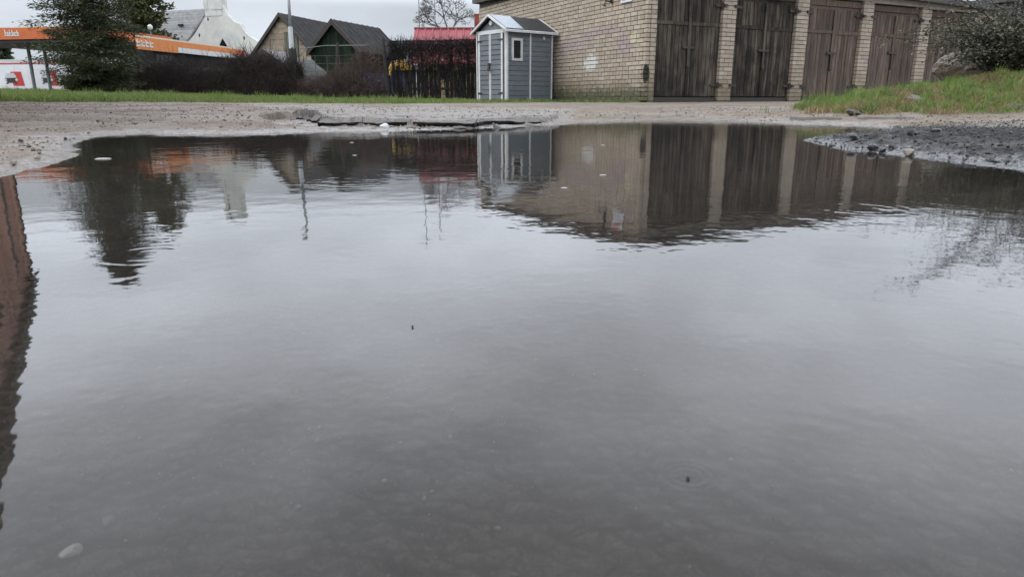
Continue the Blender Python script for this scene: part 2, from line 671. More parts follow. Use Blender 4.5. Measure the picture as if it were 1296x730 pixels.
gnd = np_mesh('ground', gv, gf, M_GROUND, smooth=True, kind='structure')
grass_w = sstep(0, .8, GY - verge_edge(GX, GY)) * (GX < 9) * (1 - sstep(1.5, 3.0, GX - .18 * GY)) * (GY > 5)
mh, mA, mp = mound_mask(GX, GY)
mg = sstep(.0, .05, mh + (fbm(GX * 3, GY * 3, 3, 80) - .55) * .06) * (GX > 3)
grass_w = np.maximum(grass_w, mg)
dark = sstep(.9, 1.5, GX - .12 * (GY - 4)) * (1 - sstep(5.2, 6.2, GY + .5 * (fbm(GX * 2, GY * 2, 3, 81) - .5))) * (1 - sstep(3.2, 4.1, GX + (fbm(GX * 2, GY * 2, 2, 82) - .5)))
dark = np.maximum(dark, 0)
pl = (1 - sstep(-.1, .25, sdist(GX, GY, SLAB))) * .85
colr = np.stack([grass_w, dark, pl * (1 - dark), np.ones_like(dark)], axis=-1).reshape(-1, 4).astype(np.float32)
ca = gnd.data.color_attributes.new('surface', 'FLOAT_COLOR', 'POINT')
ca.data.foreach_set('color', colr.ravel())

# ------------------------------------------------------------------ puddle water
m, t, b = new_mat('puddle_water')
t.nodes.remove(b)
P = wpos(t)


def wave_noise(scale, detail, rough):
    return noise(t, P, scale, detail, rough)


h = math_(t, 'MULTIPLY', wave_noise(3.2, 2.0, .5), .55)
h = math_(t, 'ADD', h, math_(t, 'MULTIPLY', wave_noise(10.0, 3.0, .55), .42))
h = math_(t, 'ADD', h, math_(t, 'MULTIPLY', wave_noise(24.0, 2.0, .5), .06))
for px, py, r0, w, amp in ((190, 322, .05, .035, .05), (1090, 264, .08, .045, .03), (871, 601, .012, .007, .012), (590, 214, .14, .07, .03), (1010, 590, .09, .035, .02), (455, 230, .10, .06, .025), (700, 300, .05, .035, .012)):
    c = onz(px, py)
    dn = t.nodes.new('ShaderNodeVectorMath')
    dn.operation = 'DISTANCE'
    t.links.new(P, dn.inputs[0])
    dn.inputs[1].default_value = (c.x, c.y, 0)
    d_ = dn.outputs['Value']
    env = math_(t, 'EXPONENT', math_(t, 'MULTIPLY', math_(t, 'POWER', math_(t, 'MULTIPLY', math_(t, 'SUBTRACT', d_, r0), 1 / w), 2.0), -1.0))
    rip = math_(t, 'MULTIPLY', math_(t, 'SINE', math_(t, 'MULTIPLY', d_, 2 * math.pi / (w * .8))), env)
    h = math_(t, 'ADD', h, math_(t, 'MULTIPLY', rip, amp))
bn = t.nodes.new('ShaderNodeBump')
bn.inputs['Strength'].default_value = 1.0
bn.inputs['Distance'].default_value = .0016
t.links.new(h, bn.inputs['Height'])
fr = t.nodes.new('ShaderNodeFresnel')
fr.inputs['IOR'].default_value = 1.45
t.links.new(bn.outputs[0], fr.inputs['Normal'])
gl = t.nodes.new('ShaderNodeBsdfGlossy')
gl.inputs['Roughness'].default_value = .02
t.links.new(bn.outputs[0], gl.inputs['Normal'])
tr = t.nodes.new('ShaderNodeBsdfTransparent')
tr.inputs['Color'].default_value = (.80, .79, .77, 1)
df = t.nodes.new('ShaderNodeBsdfDiffuse')
df.inputs['Color'].default_value = (.080, .069, .058, 1)
silt = t.nodes.new('ShaderNodeMixShader')
t.links.new(mrange(t, noise(t, P, 1.6, 3), .35, .65, .16, .36), silt.inputs[0])
t.links.new(tr.outputs[0], silt.inputs[1])
t.links.new(df.outputs[0], silt.inputs[2])
mx = t.nodes.new('ShaderNodeMixShader')
t.links.new(fr.outputs[0], mx.inputs[0])
t.links.new(silt.outputs[0], mx.inputs[1])
t.links.new(gl.outputs[0], mx.inputs[2])
t.links.new(mx.outputs[0], t.nodes['Material Output'].inputs['Surface'])
M_WATER = m
x0, x1 = SHORE[:, 0].min() - .6, SHORE[:, 0].max() + .6
y0, y1 = SHORE[:, 1].min() - .5, SHORE[:, 1].max() + .6
nx, ny = 40, 50
wx, wy = np.meshgrid(np.linspace(x0, x1, nx), np.linspace(y0, y1, ny), indexing='ij')
wv = np.stack([wx, wy, np.zeros_like(wx)], axis=-1).reshape(-1, 3)
q = (np.arange(nx - 1)[:, None] * ny + np.arange(ny - 1)[None, :]).ravel()
water = np_mesh('puddle_water', wv, np.stack([q, q + ny, q + ny + 1, q + 1], axis=-1), M_WATER, smooth=True, kind='structure')

# ------------------------------------------------------------------ shared materials
M_BRICK_DARKJOINT = plain('mortar', (.13, .115, .098), (.075, .066, .058), .95, 12, bdist=.004)
M_CONC = plain('concrete', (.36, .34, .30), (.25, .235, .21), .9, 5, bdist=.003)
M_BLACK = plain('black_iron', (.018, .017, .017), (.04, .028, .02), .55, 20)
M_ROOFDARK = plain('roof_felt', (.05, .048, .046), (.085, .08, .075), .8, 4, bdist=.003)
M_DOOR_DARK = plain('dark_weathered_wood', (.095, .079, .061), (.015, .013, .011), .85, 5.0, (5, 5, .45), bdist=.004, bscale=30, rand=.55, spec=.25, blot=(1.7, .75, (.012, .012, .011)))
M_DOOR_BROWN = plain('brown_weathered_wood', (.165, .124, .098), (.055, .041, .032), .85, 5.0, (5, 5, .45), bdist=.004, bscale=30, rand=.3, spec=.25, blot=(1.1, .6, (.075, .064, .056)))
M_WHITE = plain('white_paint', (.64, .65, .65), (.50, .51, .505), .6, 5)
M_SHED = plain('grey_resin', (.165, .187, .21), (.125, .142, .16), .55, 5, (1, 1, 6), rand=.06, blot=(2.3, .35, (.10, .105, .105)))
M_SHEDROOF = plain('dark_glossy_roof', (.022, .023, .024), (.035, .036, .037), .5, 6, spec=.25)
M_GLASS_DARK = plain('dark_pane', (.006, .007, .009), (.01, .011, .013), .08, 3)
# ------------------------------------------------------------------ garage row with brick end wall
GC = at(815, 128, 17.0)
GC = Vector((GC.x, 17.0, 0))
GU = Vector((.895, .446, 0)).normalized()      # along the doors
GW = Vector((-GU.y, GU.x, 0))                  # along the end wall, away from the lens
GBASE = .235
GF = Frame((GC.x, GC.y, 0), GU, GW)            # x along doors, y into the building
WALL_L = 9.4
BAY, PIER0, PW = 2.44, 2.43, .42
NB = 5
FAC_L = PIER0 + BAY * (NB - 1) + .9
COURSE, BL = .1, .26


def roof_z(x, y):
    return 3.22 - .022 * x + .030 * y


m, t, b = new_mat('silicate_brick')
M_BRICK = m
P = wpos(t)
sp = t.nodes.new('ShaderNodeSeparateXYZ')
t.links.new(P, sp.inputs[0])
dl = t.nodes.new('ShaderNodeVectorMath'); dl.operation = 'SUBTRACT'
t.links.new(P, dl.inputs[0]); dl.inputs[1].default_value = GC
dv = t.nodes.new('ShaderNodeVectorMath'); dv.operation = 'DOT_PRODUCT'
t.links.new(dl.outputs[0], dv.inputs[0]); dv.inputs[1].default_value = GW
du = t.nodes.new('ShaderNodeVectorMath'); du.operation = 'DOT_PRODUCT'
t.links.new(dl.outputs[0], du.inputs[0]); du.inputs[1].default_value = GU
tt, uu, zz = dv.outputs['Value'], du.outputs['Value'], sp.outputs['Z']
k = math_(t, 'FRACT', math_(t, 'ADD', objrand(t), island(t)))
col = mixc(t, k, (.425, .365, .295), (.30, .255, .20))
n1 = noise(t, P, 1.6, 4)
n2 = noise(t, P, 9, 4, .65)
col = mixc(t, mrange(t, n1, .42, .68, 0, .55), col, (.36, .29, .215))
col = mixc(t, mrange(t, n2, .5, .72, 0, .5), col, (.24, .21, .18))
# damp, soiled and mossy foot of the wall
foot = math_(t, 'MULTIPLY', mrange(t, math_(t, 'ADD', zz, math_(t, 'MULTIPLY', math_(t, 'SUBTRACT', n1, .5), -1.4)), .3, 1.05, 1, 0, True), 1.0)
col = mixc(t, math_(t, 'MULTIPLY', foot, .65), col, (.20, .155, .09))
moss = mrange(t, math_(t, 'ADD', zz, math_(t, 'MULTIPLY', math_(t, 'SUBTRACT', n2, .5), .9)), .28, .75, .9, 0, True)
endw = mrange(t, uu, .02, .35, 1, .25)
col = mixc(t, math_(t, 'MULTIPLY', moss, endw), col, (.055, .068, .028))


def blot(t0, z0, a, bz, lo, hi, nse):
    """a spray-paint patch with ragged edge on the end wall"""
    e = math_(t, 'ADD', math_(t, 'POWER', math_(t, 'MULTIPLY', math_(t, 'SUBTRACT', tt, t0), 1 / a), 2.0), math_(t, 'POWER', math_(t, 'MULTIPLY', math_(t, 'SUBTRACT', zz, z0), 1 / bz), 2.0))
    e = math_(t, 'ADD', e, math_(t, 'MULTIPLY', math_(t, 'SUBTRACT', nse, .5), 3.6))
    f = mrange(t, e, lo, hi, 1, 0, True)
    onwall = math_(t, 'LESS_THAN', uu, .02)
    return math_(t, 'MULTIPLY', f, onwall)


def wall_tz(px, py):
    """end-wall coordinates of a point of the photograph"""
    r, f, dz = ray(px, py)
    a = r / f
    # GC + tt*GW on the ray plane x = a*y
    s_ = (a * GC.y - GC.x) / (GW.x - a * GW.y)
    Y = GC.y + s_ * GW.y
    return s_, CAM_H + dz / f * Y


stain = noise(t, P, 3.3, 2)
for (px, py, a_, b_, c_, o_, nse) in ((747, 80, .34, .20, (.60, .62, .60), .8, n2), (765, 40, .9, .13, (.30, .22, .26), .42, stain), (735, 52, .8, .16, (.33, .26, .28), .4, stain), (790, 55, .35, .18, (.28, .2, .26), .5, stain),
                                      (722, 60, .7, .2, (.33, .27, .28), .4, stain), (802, 48, .2, .13, (.55, .52, .33), .6, n2)):
    s_, z_ = wall_tz(px, py)
    col = mixc(t, math_(t, 'MULTIPLY', blot(s_, z_, a_, b_, .6, 1.15, nse), o_), col, c_)
# tar patch on the corner
s_, z_ = wall_tz(814, 94)
tar = math_(t, 'ADD', math_(t, 'POWER', math_(t, 'MULTIPLY', math_(t, 'SUBTRACT', zz, z_), 1 / .21), 2.0), math_(t, 'POWER', math_(t, 'MULTIPLY', math_(t, 'ADD', tt, math_(t, 'MULTIPLY', uu, -.8)), 1 / .10), 2.0))
tar = mrange(t, math_(t, 'ADD', tar, math_(t, 'MULTIPLY', math_(t, 'SUBTRACT', n2, .5), 1.0)), .75, 1.15, 1, 0)
col = mixc(t, tar, col, (.02, .019, .017))
t.links.new(col, b.inputs['Base Color'])
b.inputs['Roughness'].default_value = .88
bump(t, b, noise(t, P, 45, 4, .7), .004)

g = thing('garage_row', (GC.x, GC.y, GBASE), 'long low row of cream brick garages with dark wooden double doors', 'garage')
GO = ORG[g.name]
# backing walls in dark mortar, set a little behind the brick faces
mb = MB()
D0 = .26
core = [(.012, .012), (FAC_L, .012), (FAC_L, .25), (.25, .25), (.25, WALL_L - .012), (.012, WALL_L - .012)]
for y0_, y1_ in ((.25, WALL_L - .012),):
    mb.prism([GF(x, y, GBASE - .15) for x, y in ((.012, y0_), (.25, y0_), (.25, y1_), (.012, y1_))], [GF(x, y, roof_z(x, y) - .10) for x, y in ((.012, y0_), (.25, y0_), (.25, y1_), (.012, y1_))])
mb.build('wall_core', M_BRICK_DARKJOINT, g)
mb = MB()
mb.box(GF, .25, FAC_L, WALL_L - .25, WALL_L - .012, GBASE - .15, 3.2)
mb.box(GF, FAC_L - .25, FAC_L, .25, WALL_L - .25, GBASE - .15, 2.85)
mb.build('rear_wall', M_CONC, g)

BRICK_ME = {}


def brick_mesh(L):
    key = round(L, 3)
    if key not in BRICK_ME:
        mb = MB()
        c = .006
        Fr = WORLD
        mb.box(Fr, c * .4, L - c * .4, 0, .10, 0, .082)
        me = bpy.data.meshes.new('brick')
        me.from_pydata(mb.v, [], mb.f)
        me.materials.append(M_BRICK)
        BRICK_ME[key] = me
    return BRICK_ME[key]


rest = MB()
n_brick = 0
cand = []          # (distance from the corner, frame, offset x, z, length)
FW = Frame((GC.x, GC.y, 0), -GW, GU)           # end wall, x runs towards the corner (negative values), y into the wall
for r_ in range(30):
    z_ = GBASE + r_ * COURSE
    # end wall: every fourth course is headers
    head = (r_ % 4 == 2)
    L = .13 if head else BL
    off = 0 if r_ % 2 == 0 else L / 2
    x_ = 0.0
    first = True
    while x_ < WALL_L:
        l_ = (L / 2 if (off and first) else L)
        first = False
        if x_ + l_ > WALL_L:
            l_ = WALL_L - x_
        if l_ > .03 and z_ + .09 < roof_z(0, x_) - .08:
            cand.append((x_, 'w', FW, -x_ - l_, z_, l_ - .014))
        x_ += l_
    # strips of brick between the doors
    for i in range(-1, NB):
        pc = PIER0 + BAY * i
        a_, b_ = (0.125, .275) if i < 0 else (pc - PW / 2, pc + PW / 2)
        if i == NB - 1:
            b_ = FAC_L
        if i >= 0 and z_ + .09 > 2.93:
            continue
        if z_ + .09 > roof_z(a_, 0) - .12:
            continue
        x_ = a_
        if i < 0:
            a_ = x_ = .105 if r_ % 2 else .11
        first = True
        while x_ < b_ - .01:
            l_ = min(.14 if (r_ % 2 and first) else .28, b_ - x_)
            first = False
            if l_ > .03:
                cand.append((x_ * .8, 'f', GF, x_, z_, l_ - .010))
            x_ += l_
cand.sort(key=lambda c: (c[0] + (4 if c[4] > 2.6 else 0)))
for i, (dist, side, Fr, x_, z_, l_) in enumerate(cand):
    jit = random.uniform(-.004, .004)
    z2 = z_ + random.uniform(-.002, .002)
    if i < 300:
        o = bpy.data.objects.new('brick', brick_mesh(l_))
        COL.objects.link(o)
        o.parent = g
        p = Fr(x_, jit, z2) - GO
        o.location = p
        o.rotation_euler = (0, 0, math.atan2(Fr.x.y, Fr.x.x))
    else:
        rest.box(Fr, x_, x_ + l_, jit, .10, z2, z2 + .082)
rest.build('brickwork', M_BRICK, g, kind='stuff')
# mortar behind the piers and above the doors
for i in range(-1, NB):
    mb = MB()
    pc = PIER0 + BAY * i
    a_, b_ = (.105, .265) if i < 0 else (pc - PW / 2 + .012, pc + PW / 2 - .012)
    if i == NB - 1:
        b_ = FAC_L - .012
    mb.box(GF, a_, b_, .014, .26, GBASE - .15, 2.92)
    mb.build('pier_core', M_BRICK_DARKJOINT, g)
LINT0, LINT1 = 2.86, 3.03
beam = MB()
for i in range(NB):
    a_ = .10 if i == 0 else PIER0 + BAY * (i - 1) + .006
    b_ = PIER0 + BAY * i - .006 if i < NB - 1 else FAC_L - .01
    bm_ = MB()
    bm_.box(GF, a_, b_, -.03, .24, LINT0 - .012 * a_, LINT1 - .012 * a_)
    bm_.build('lintel', M_CONC, g)
# roof slab and its dark felt edge
mb = MB()
cs = [(-.18, -.28), (FAC_L + .15, -.28), (FAC_L + .15, WALL_L + .15), (-.18, WALL_L + .15)]
mb.prism([GF(x, y, roof_z(x, y) - .12) for x, y in cs], [GF(x, y, roof_z(x, y) + .02) for x, y in cs])
mb.build('roof', M_ROOFDARK, g)
mb = MB()
mb.box(GF, .1, FAC_L - .02, .03, .25, 2.98, 3.08 - .02)
mb.build('wall_plate', M_ROOFDARK, g)

PLANK_ME = {}


def plank_obj(name, Fr, x, y, z, w, dpt, hh, mtl, par, root_org):
    key = (round(w, 3), round(dpt, 3), round(hh, 3), mtl.name)
    if key not in PLANK_ME:
        mb = MB()
        c = min(.006, w * .1)
        pts = [(0, dpt), (0, c), (c, 0), (w - c, 0), (w, c), (w, dpt)]
        mb.prism([Vector((a, q, 0)) for a, q in pts], [Vector((a, q, hh)) for a, q in pts])
        me = bpy.data.meshes.new(name)
        me.from_pydata(mb.v, [], mb.f)
        me.materials.append(mtl)
        PLANK_ME[key] = me
    o = bpy.data.objects.new(name, PLANK_ME[key])
    COL.objects.link(o)
    o.parent = par
    o.location = Fr(x, y, z) - root_org
    o.rotation_euler = (0, 0, math.atan2(Fr.x.y, Fr.x.x))
    return o


door_txt = ['black weathered door nearest the corner', 'dark weathered door', 'brown weathered door', 'grey brown door', 'door half hidden by the bank']
for i in range(NB):
    a_ = .285 if i == 0 else PIER0 + BAY * (i - 1) + PW / 2 + .01
    b_ = PIER0 + BAY * i - PW / 2 - .01
    mt = M_DOOR_DARK if i < 2 else M_DOOR_BROWN
    top = LINT0 - .012 * a_ - .02
    zb = GBASE + .10
    # backing board that holds the planks
    mb = MB()
    mb.box(GF, a_, b_, .115, .15, zb - .02, top)
    door = mb.build('door', mt, g)
    door['label'] = door_txt[i]
    mb = MB()
    mb.box(GF, a_, b_, .06, .2, GBASE - .1, zb - .03)
    mb.build('threshold', M_BLACK, door)
    mb = MB()
    mb.box(GF, a_ + .01, b_ - .01, .075, .114, top - .16, top - .012)
    mb.build('head_board', mt, door)
    npl = 16
    w = (b_ - a_ - .03) / npl
    split = 1.62 + random.uniform(-.05, .05)
    for j in range(npl):
        gap = .02 if j >= npl // 2 else 0
        dy = random.uniform(-.004, .006)
        plank_obj('plank', GF, a_ + .004 + j * w + gap, .088 + dy, zb, w - .007, .026, round(split - .05, 1), mt, door, GO)
        plank_obj('plank', GF, a_ + .004 + j * w + gap, .088 + random.uniform(-.004, .006), zb + round(split - .05, 1) + .09, w - .007, .026, round(top - .245 - (zb + round(split - .05, 1) + .09), 2), mt, door, GO)
    mb = MB()
    mb.box(GF, a_ + .01, (a_ + b_) / 2 - .01, .07, .112, zb + round(split - .05, 1) + .005, zb + round(split - .05, 1) + .085)
    mb.box(GF, (a_ + b_) / 2 + .02, b_ - .01, .072, .112, zb + round(split - .05, 1) - .01 if i else zb + round(split - .05, 1) + .005, zb + round(split - .05, 1) + .085)
    mb.build('cross_rail', mt, door)
    mid = (a_ + b_) / 2 + .01
    zl = 1.42 + (.08 if i > 2 else .0)
    mb = MB()
    mb.box(GF, mid - .18, mid + .18, .035, .068, zl, zl + .055)
    mb.box(GF, mid - .035, mid + .03, .03, .066, zl - .32, zl)
    mb.build('latch_bar', M_BLACK, door)
    mb = MB()
    pts = [(math.cos(k_ * math.pi / 6) * .05, math.sin(k_ * math.pi / 6) * .065) for k_ in range(12)]
    mb.slab(GF, [(mid + x, zl - .36 + z) for x, z in pts], .015, .06)
    mb.build('padlock', M_BLACK, door)
    mb = MB()
    mb.box(GF, mid - .02, mid + .055, .058, .084, zb, zl - .33)
    mb.box(GF, mid - .02, mid + .055, .058, .084, zl + .06, top - .25)
    mb.build('cover_strip', mt, door)
    for zz_ in (GBASE + .36, 2.42):
        for xx, sgn in ((a_, -1), (b_, 1)):
            if i == 0 and sgn < 0:
                continue
            mb = MB()
            mb.tube([GF(xx + sgn * .01, .03, zz_ - .07), GF(xx + sgn * .01, .03, zz_ + .07)], .035, 8)
            mb.box(GF, min(xx, xx - sgn * .2), max(xx, xx - sgn * .2), .045, .07, zz_ - .03, zz_ + .03)
            mb.box(GF, min(xx + sgn * .012, xx + sgn * .1), max(xx + sgn * .012, xx + sgn * .1), -.03, .02, zz_ - .035, zz_ + .035)
            mb.build('hinge', M_BLACK, door)
# dark bracket on the end wall, high up, and an enamel plate beside it
EF = Frame((GC.x, GC.y, 0), GW, -GU)           # x along end wall away from corner, y out of the wall
ts, _ = wall_tz(794, 2)
pl_ = thing('wall_plate_sign', EF(ts, .03, 2.35), 'small white and red plate fixed high on the brick end wall', 'sign')
mb = MB(); mb.box(EF, ts - .22, ts + .22, .014, .035, 2.46, 3.05); mb.build('plate', M_WHITE, pl_)
M_REDP = plain('red_paint', (.42, .06, .04), (.36, .05, .035), .5)
M_GREYP = plain('grey_paint', (.30, .31, .32), None, .6)
mb = MB(); mb.box(EF, ts - .2, ts + .2, .036, .040, 2.86, 3.0); mb.build('red_band', M_REDP, pl_)
for i in range(4):
    mb = MB(); mb.box(EF, ts - .17, ts + .17, .036, .040, 2.51 + i * .08, 2.545 + i * .08); mb.build('grey_bar', M_GREYP, pl_)
ts2, _ = wall_tz(775, 3)
br = thing('wall_bracket', EF(ts2, .03, 2.5), 'black iron cable bracket high on the brick end wall', 'bracket')
mb = MB()
mb.box(EF, ts2 - .03, ts2 + .03, .014, .05, 2.5, 3.05)
mb.build('bar', M_BLACK, br)
for zz_ in (2.55, 2.98):
    mb = MB()
    mb.tube([EF(ts2, .05, zz_), EF(ts2, .2, zz_), EF(ts2 + .02, .22, zz_ - .12)], [.02, .02, .045], 8)
    mb.build('insulator', M_BLACK, br)

# dark metal garage standing past the end of the row
M_DARKMETAL = plain('dark_sheet_metal', (.035, .034, .034), (.06, .05, .045), .6, 3, rand=.12)
mg_ = thing('metal_garage', GF(FAC_L + .6, .1, GBASE), 'dark sheet metal garage standing past the brick row behind the bush', 'garage')
mb = MB(); mb.box(GF, FAC_L + .6, FAC_L + 6.5, .15, 5.5, GBASE - .1, 3.15); mb.build('wall', M_DARKMETAL, mg_)
mb = MB()
mb.prism([GF(x, y, z) for x, y, z in ((FAC_L + .45, -.05, 3.16), (FAC_L + 6.65, -.05, 3.16), (FAC_L + 6.65, 5.7, 3.16), (FAC_L + .45, 5.7, 3.16))],
         [GF(x, y, z) for x, y, z in ((FAC_L + .45, -.05, 3.28), (FAC_L + 6.65, -.05, 3.28), (FAC_L + 6.65, 5.7, 3.4), (FAC_L + .45, 5.7, 3.4))])
mb.build('roof', M_ROOFDARK, mg_)
for i in range(12):
    plank_obj('panel', GF, FAC_L + .65 + i * .48, .12, GBASE, .46, .03, 2.85, M_DARKMETAL, mg_, ORG[mg_.name])

# ------------------------------------------------------------------ grey resin garden shed
SP = at(641, 126, 19.5)
phi = math.radians(39)
SZ = gz(SP.x, 19.5)
SF = Frame((SP.x, 19.5, SZ), (math.cos(phi), math.sin(phi), 0))     # x along the window side, y along the front (to the left, away)
SL, SWD, SE, SR = 1.63, 1.32, 1.84, 2.19
sh = thing('garden_shed', (SP.x, 19.5, SZ), 'small grey resin garden shed with white trim beside the brick wall', 'shed')
SO = ORG[sh.name]
mb = MB(); mb.box(SF, .03, SL - .03, .03, SWD - .03, -.05, SE - .01)
mb.slab(Frame(SF(0, 0, 0), SF.y, SF.x), [(.04, SE - .02), (SWD - .04, SE - .02), (SWD / 2, SR - .05)], .04, SL - .04)
mb.build('wall', M_SHED, sh)
# boards of the window side (two bays) and of the doors
NROW = 14
rh = (SE - .04) / NROW
SIDE = Frame(SF(0, 0, 0), SF.x, SF.y)
FRONT = Frame(SF(0, SWD, 0), -SF.y, SF.x)      # x runs from the far left corner to the near corner


def hboard(name, Fr, x0_, x1_, z0_, hh, par, out_=.02, mtl=M_SHED):
    key = ('hb', round(x1_ - x0_, 3), round(hh, 3), out_)
    if key not in PLANK_ME:
        mb = MB()
        w = x1_ - x0_
        c = .012
        pts = [(0, 0), (-out_ * .6, 0), (-out_, c), (-out_, hh - c * 1.5), (-out_ * .3, hh - .004), (0, hh - .004)]
        mb.prism([Vector((0, y, z)) for y, z in pts], [Vector((w, y, z)) for y, z in pts])
        me = bpy.data.meshes.new(name)
        me.from_pydata(mb.v, [], mb.f)
        me.materials.append(mtl)
        PLANK_ME[key] = me
    o = bpy.data.objects.new(name, PLANK_ME[key])
    COL.objects.link(o)
    o.parent = par
    o.location = Fr(x0_, .028, z0_) - SO
    o.rotation_euler = (0, 0, math.atan2(Fr.x.y, Fr.x.x))
    return o


WX0, WX1, WZ0, WZ1 = .18, .55, 1.05, 1.62
for r_ in range(NROW):
    z_ = .02 + r_ * rh
    if z_ + rh > WZ0 and z_ < WZ1:
        hboard('siding_board', SIDE, .06, WX0, z_, rh, sh)
        hboard('siding_board', SIDE, WX1, .808, z_, rh, sh)
    else:
        hboard('siding_board', SIDE, .06, .808, z_, rh, sh)
    hboard('siding_board', SIDE, .852, SL - .037, z_, rh, sh)
for x0_, x1_ in ((0, .055), (.81, .85), (SL - .035, SL)):
    mb = MB(); mb.box(SIDE, x0_, x1_, -.012, .04, -.02, SE); mb.build('corner_trim', M_WHITE, sh)
mb = MB()
for a_, b_, c_, d_ in ((WX0, WX1, WZ0, WZ0 + .06), (WX0, WX1, WZ1 - .06, WZ1), (WX0, WX0 + .06, WZ0 + .06, WZ1 - .06), (WX1 - .06, WX1, WZ0 + .06, WZ1 - .06)):
    mb.box(SIDE, a_, b_, -.018, .03, c_, d_)
wn = mb.build('window_frame', M_WHITE, sh)
mb = MB(); mb.box(SIDE, WX0 + .06, WX1 - .06, .012, .026, WZ0 + .06, WZ1 - .06); mb.build('pane', M_GLASS_DARK, wn)
mb = MB(); mb.box(SIDE, 1.28, 1.35, -.01, .015, 1.62, 1.70); mb.build('vent', M_WHITE, sh)
# front: corner trims, door frame, two leaves
for x0_, x1_ in ((0, .04), (SWD - .06, SWD - .012)):
    mb = MB(); mb.box(FRONT, x0_, x1_, -.014, .04, -.02, SE); mb.build('corner_trim', M_WHITE, sh)
DT = SE - .10
for leaf, (x0_, x1_) in enumerate(((.14, .62), (.64, 1.14))):
    mb = MB(); mb.box(FRONT, x0_, x1_, .005, .029, .02, DT); dr = mb.build('door', M_SHED, sh)
    for r_ in range(13):
        hboard('door_board', FRONT, x0_ + .03, x1_ - .03, .05 + r_ * .128, .128, dr, .045)
    mb = MB()
    mb.box(FRONT, x0_ - (.04 if leaf == 0 else 0), x0_ + .028, -.022, .004, .0, DT)
    mb.box(FRONT, x1_ - .028, x1_ + (.035 if leaf else 0), -.022, .004, .0, DT)
    mb.build('door_trim', M_WHITE, dr)
    for zz_ in (.22, DT - .16):
        mb = MB()
        xa = x0_ - .05 if leaf == 0 else x1_ - .12
        mb.box(FRONT, xa, xa + .17, -.04, -.023, zz_ - .02, zz_ + .02)
        mb.build('hinge', M_BLACK, dr)
mb = MB(); mb.box(FRONT, .07, SWD - .085, -.016, .03, DT + .006, SE); mb.build('door_head', M_WHITE, sh)
mb = MB(); mb.box(FRONT, .07, SWD - .085, -.03, .03, -.03, .0 - .002); mb.build('door_sill', M_WHITE, sh)
mb = MB()
mb.box(FRONT, .585, .675, -.07, -.024, .93, 1.0)
mb.tube([FRONT(.63, -.06, .93), FRONT(.63, -.075, .80)], [.03, .05], 8)
mb.build('padlock', M_BLACK, sh)
mb = MB(); mb.tube([FRONT(SWD / 2, .035, SR - .17), FRONT(SWD / 2, -.02, SR - .17)], .06, 10); mb.build('gable_vent', M_WHITE, sh)
M_ROOFSHEEN = plain('painted_roof_sheen', (.34, .39, .44), (.30, .35, .40), .2, 3)  # added panel: sky reflected in the roof, painted as a pale colour
# roof: two ribbed slopes with white verge boards
ov = .09


def rp(x, y, dz):           # y across the front
    hgt = SR - abs(y - SWD / 2) / (SWD / 2) * (SR - SE)
    return SF(x, y, hgt + dz)


for sgn in (-1, 1):
    ye = -ov if sgn < 0 else SWD + ov
    mb = MB()
    mb.prism([rp(-ov, SWD / 2, 0), rp(SL + ov, SWD / 2, 0), rp(SL + ov, ye, 0), rp(-ov, ye, 0)], [rp(-ov, SWD / 2, .035), rp(SL + ov, SWD / 2, .035), rp(SL + ov, ye, .035), rp(-ov, ye, .035)])
    ro = mb.build('roof', M_SHEDROOF, sh)
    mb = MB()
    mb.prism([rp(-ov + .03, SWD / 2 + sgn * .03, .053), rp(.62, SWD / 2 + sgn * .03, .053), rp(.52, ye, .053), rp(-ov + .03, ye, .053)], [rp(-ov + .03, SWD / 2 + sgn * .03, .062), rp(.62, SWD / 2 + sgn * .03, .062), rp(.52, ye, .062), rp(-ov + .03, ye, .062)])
    sk_ = mb.build('painted_sheen_panel', M_ROOFSHEEN, ro)
    sk_['label'] = 'pale roof panel painted as reflected sky'
    for i in range(15):
        x_ = .03 + i * (SL - .06) / 14
        mb = MB()
        mb.prism([rp(x_ - .02, SWD / 2 + sgn * .02, .036), rp(x_ + .02, SWD / 2 + sgn * .02, .036), rp(x_ + .02, ye, .036), rp(x_ - .02, ye, .036)],
                 [rp(x_ - .012, SWD / 2 + sgn * .02, .052), rp(x_ + .012, SWD / 2 + sgn * .02, .052), rp(x_ + .012, ye, .052), rp(x_ - .012, ye, .052)])
        mb.build('rib', M_SHEDROOF, ro)
    for x0_, x1_ in ((-ov - .03, -ov + .02), (SL + ov - .02, SL + ov + .03)):
        mb = MB()
        mb.prism([rp(x0_, SWD / 2, -.01), rp(x1_, SWD / 2, -.01), rp(x1_, ye, -.01), rp(x0_, ye, -.01)], [rp(x0_, SWD / 2, .045), rp(x1_, SWD / 2, .045), rp(x1_, ye, .045), rp(x0_, ye, .045)])
        mb.build('verge_board', M_WHITE, sh)
    mb = MB()
    yb = ye + sgn * .03
    mb.prism([rp(-ov - .03, ye, -.02), rp(SL + ov + .03, ye, -.02), rp(SL + ov + .03, yb, -.02), rp(-ov - .03, yb, -.02)], [rp(-ov - .03, ye, .032), rp(SL + ov + .03, ye, .032), rp(SL + ov + .03, yb, .032), rp(-ov - .03, yb, .032)])
    mb.build('eave_board', M_WHITE, sh)
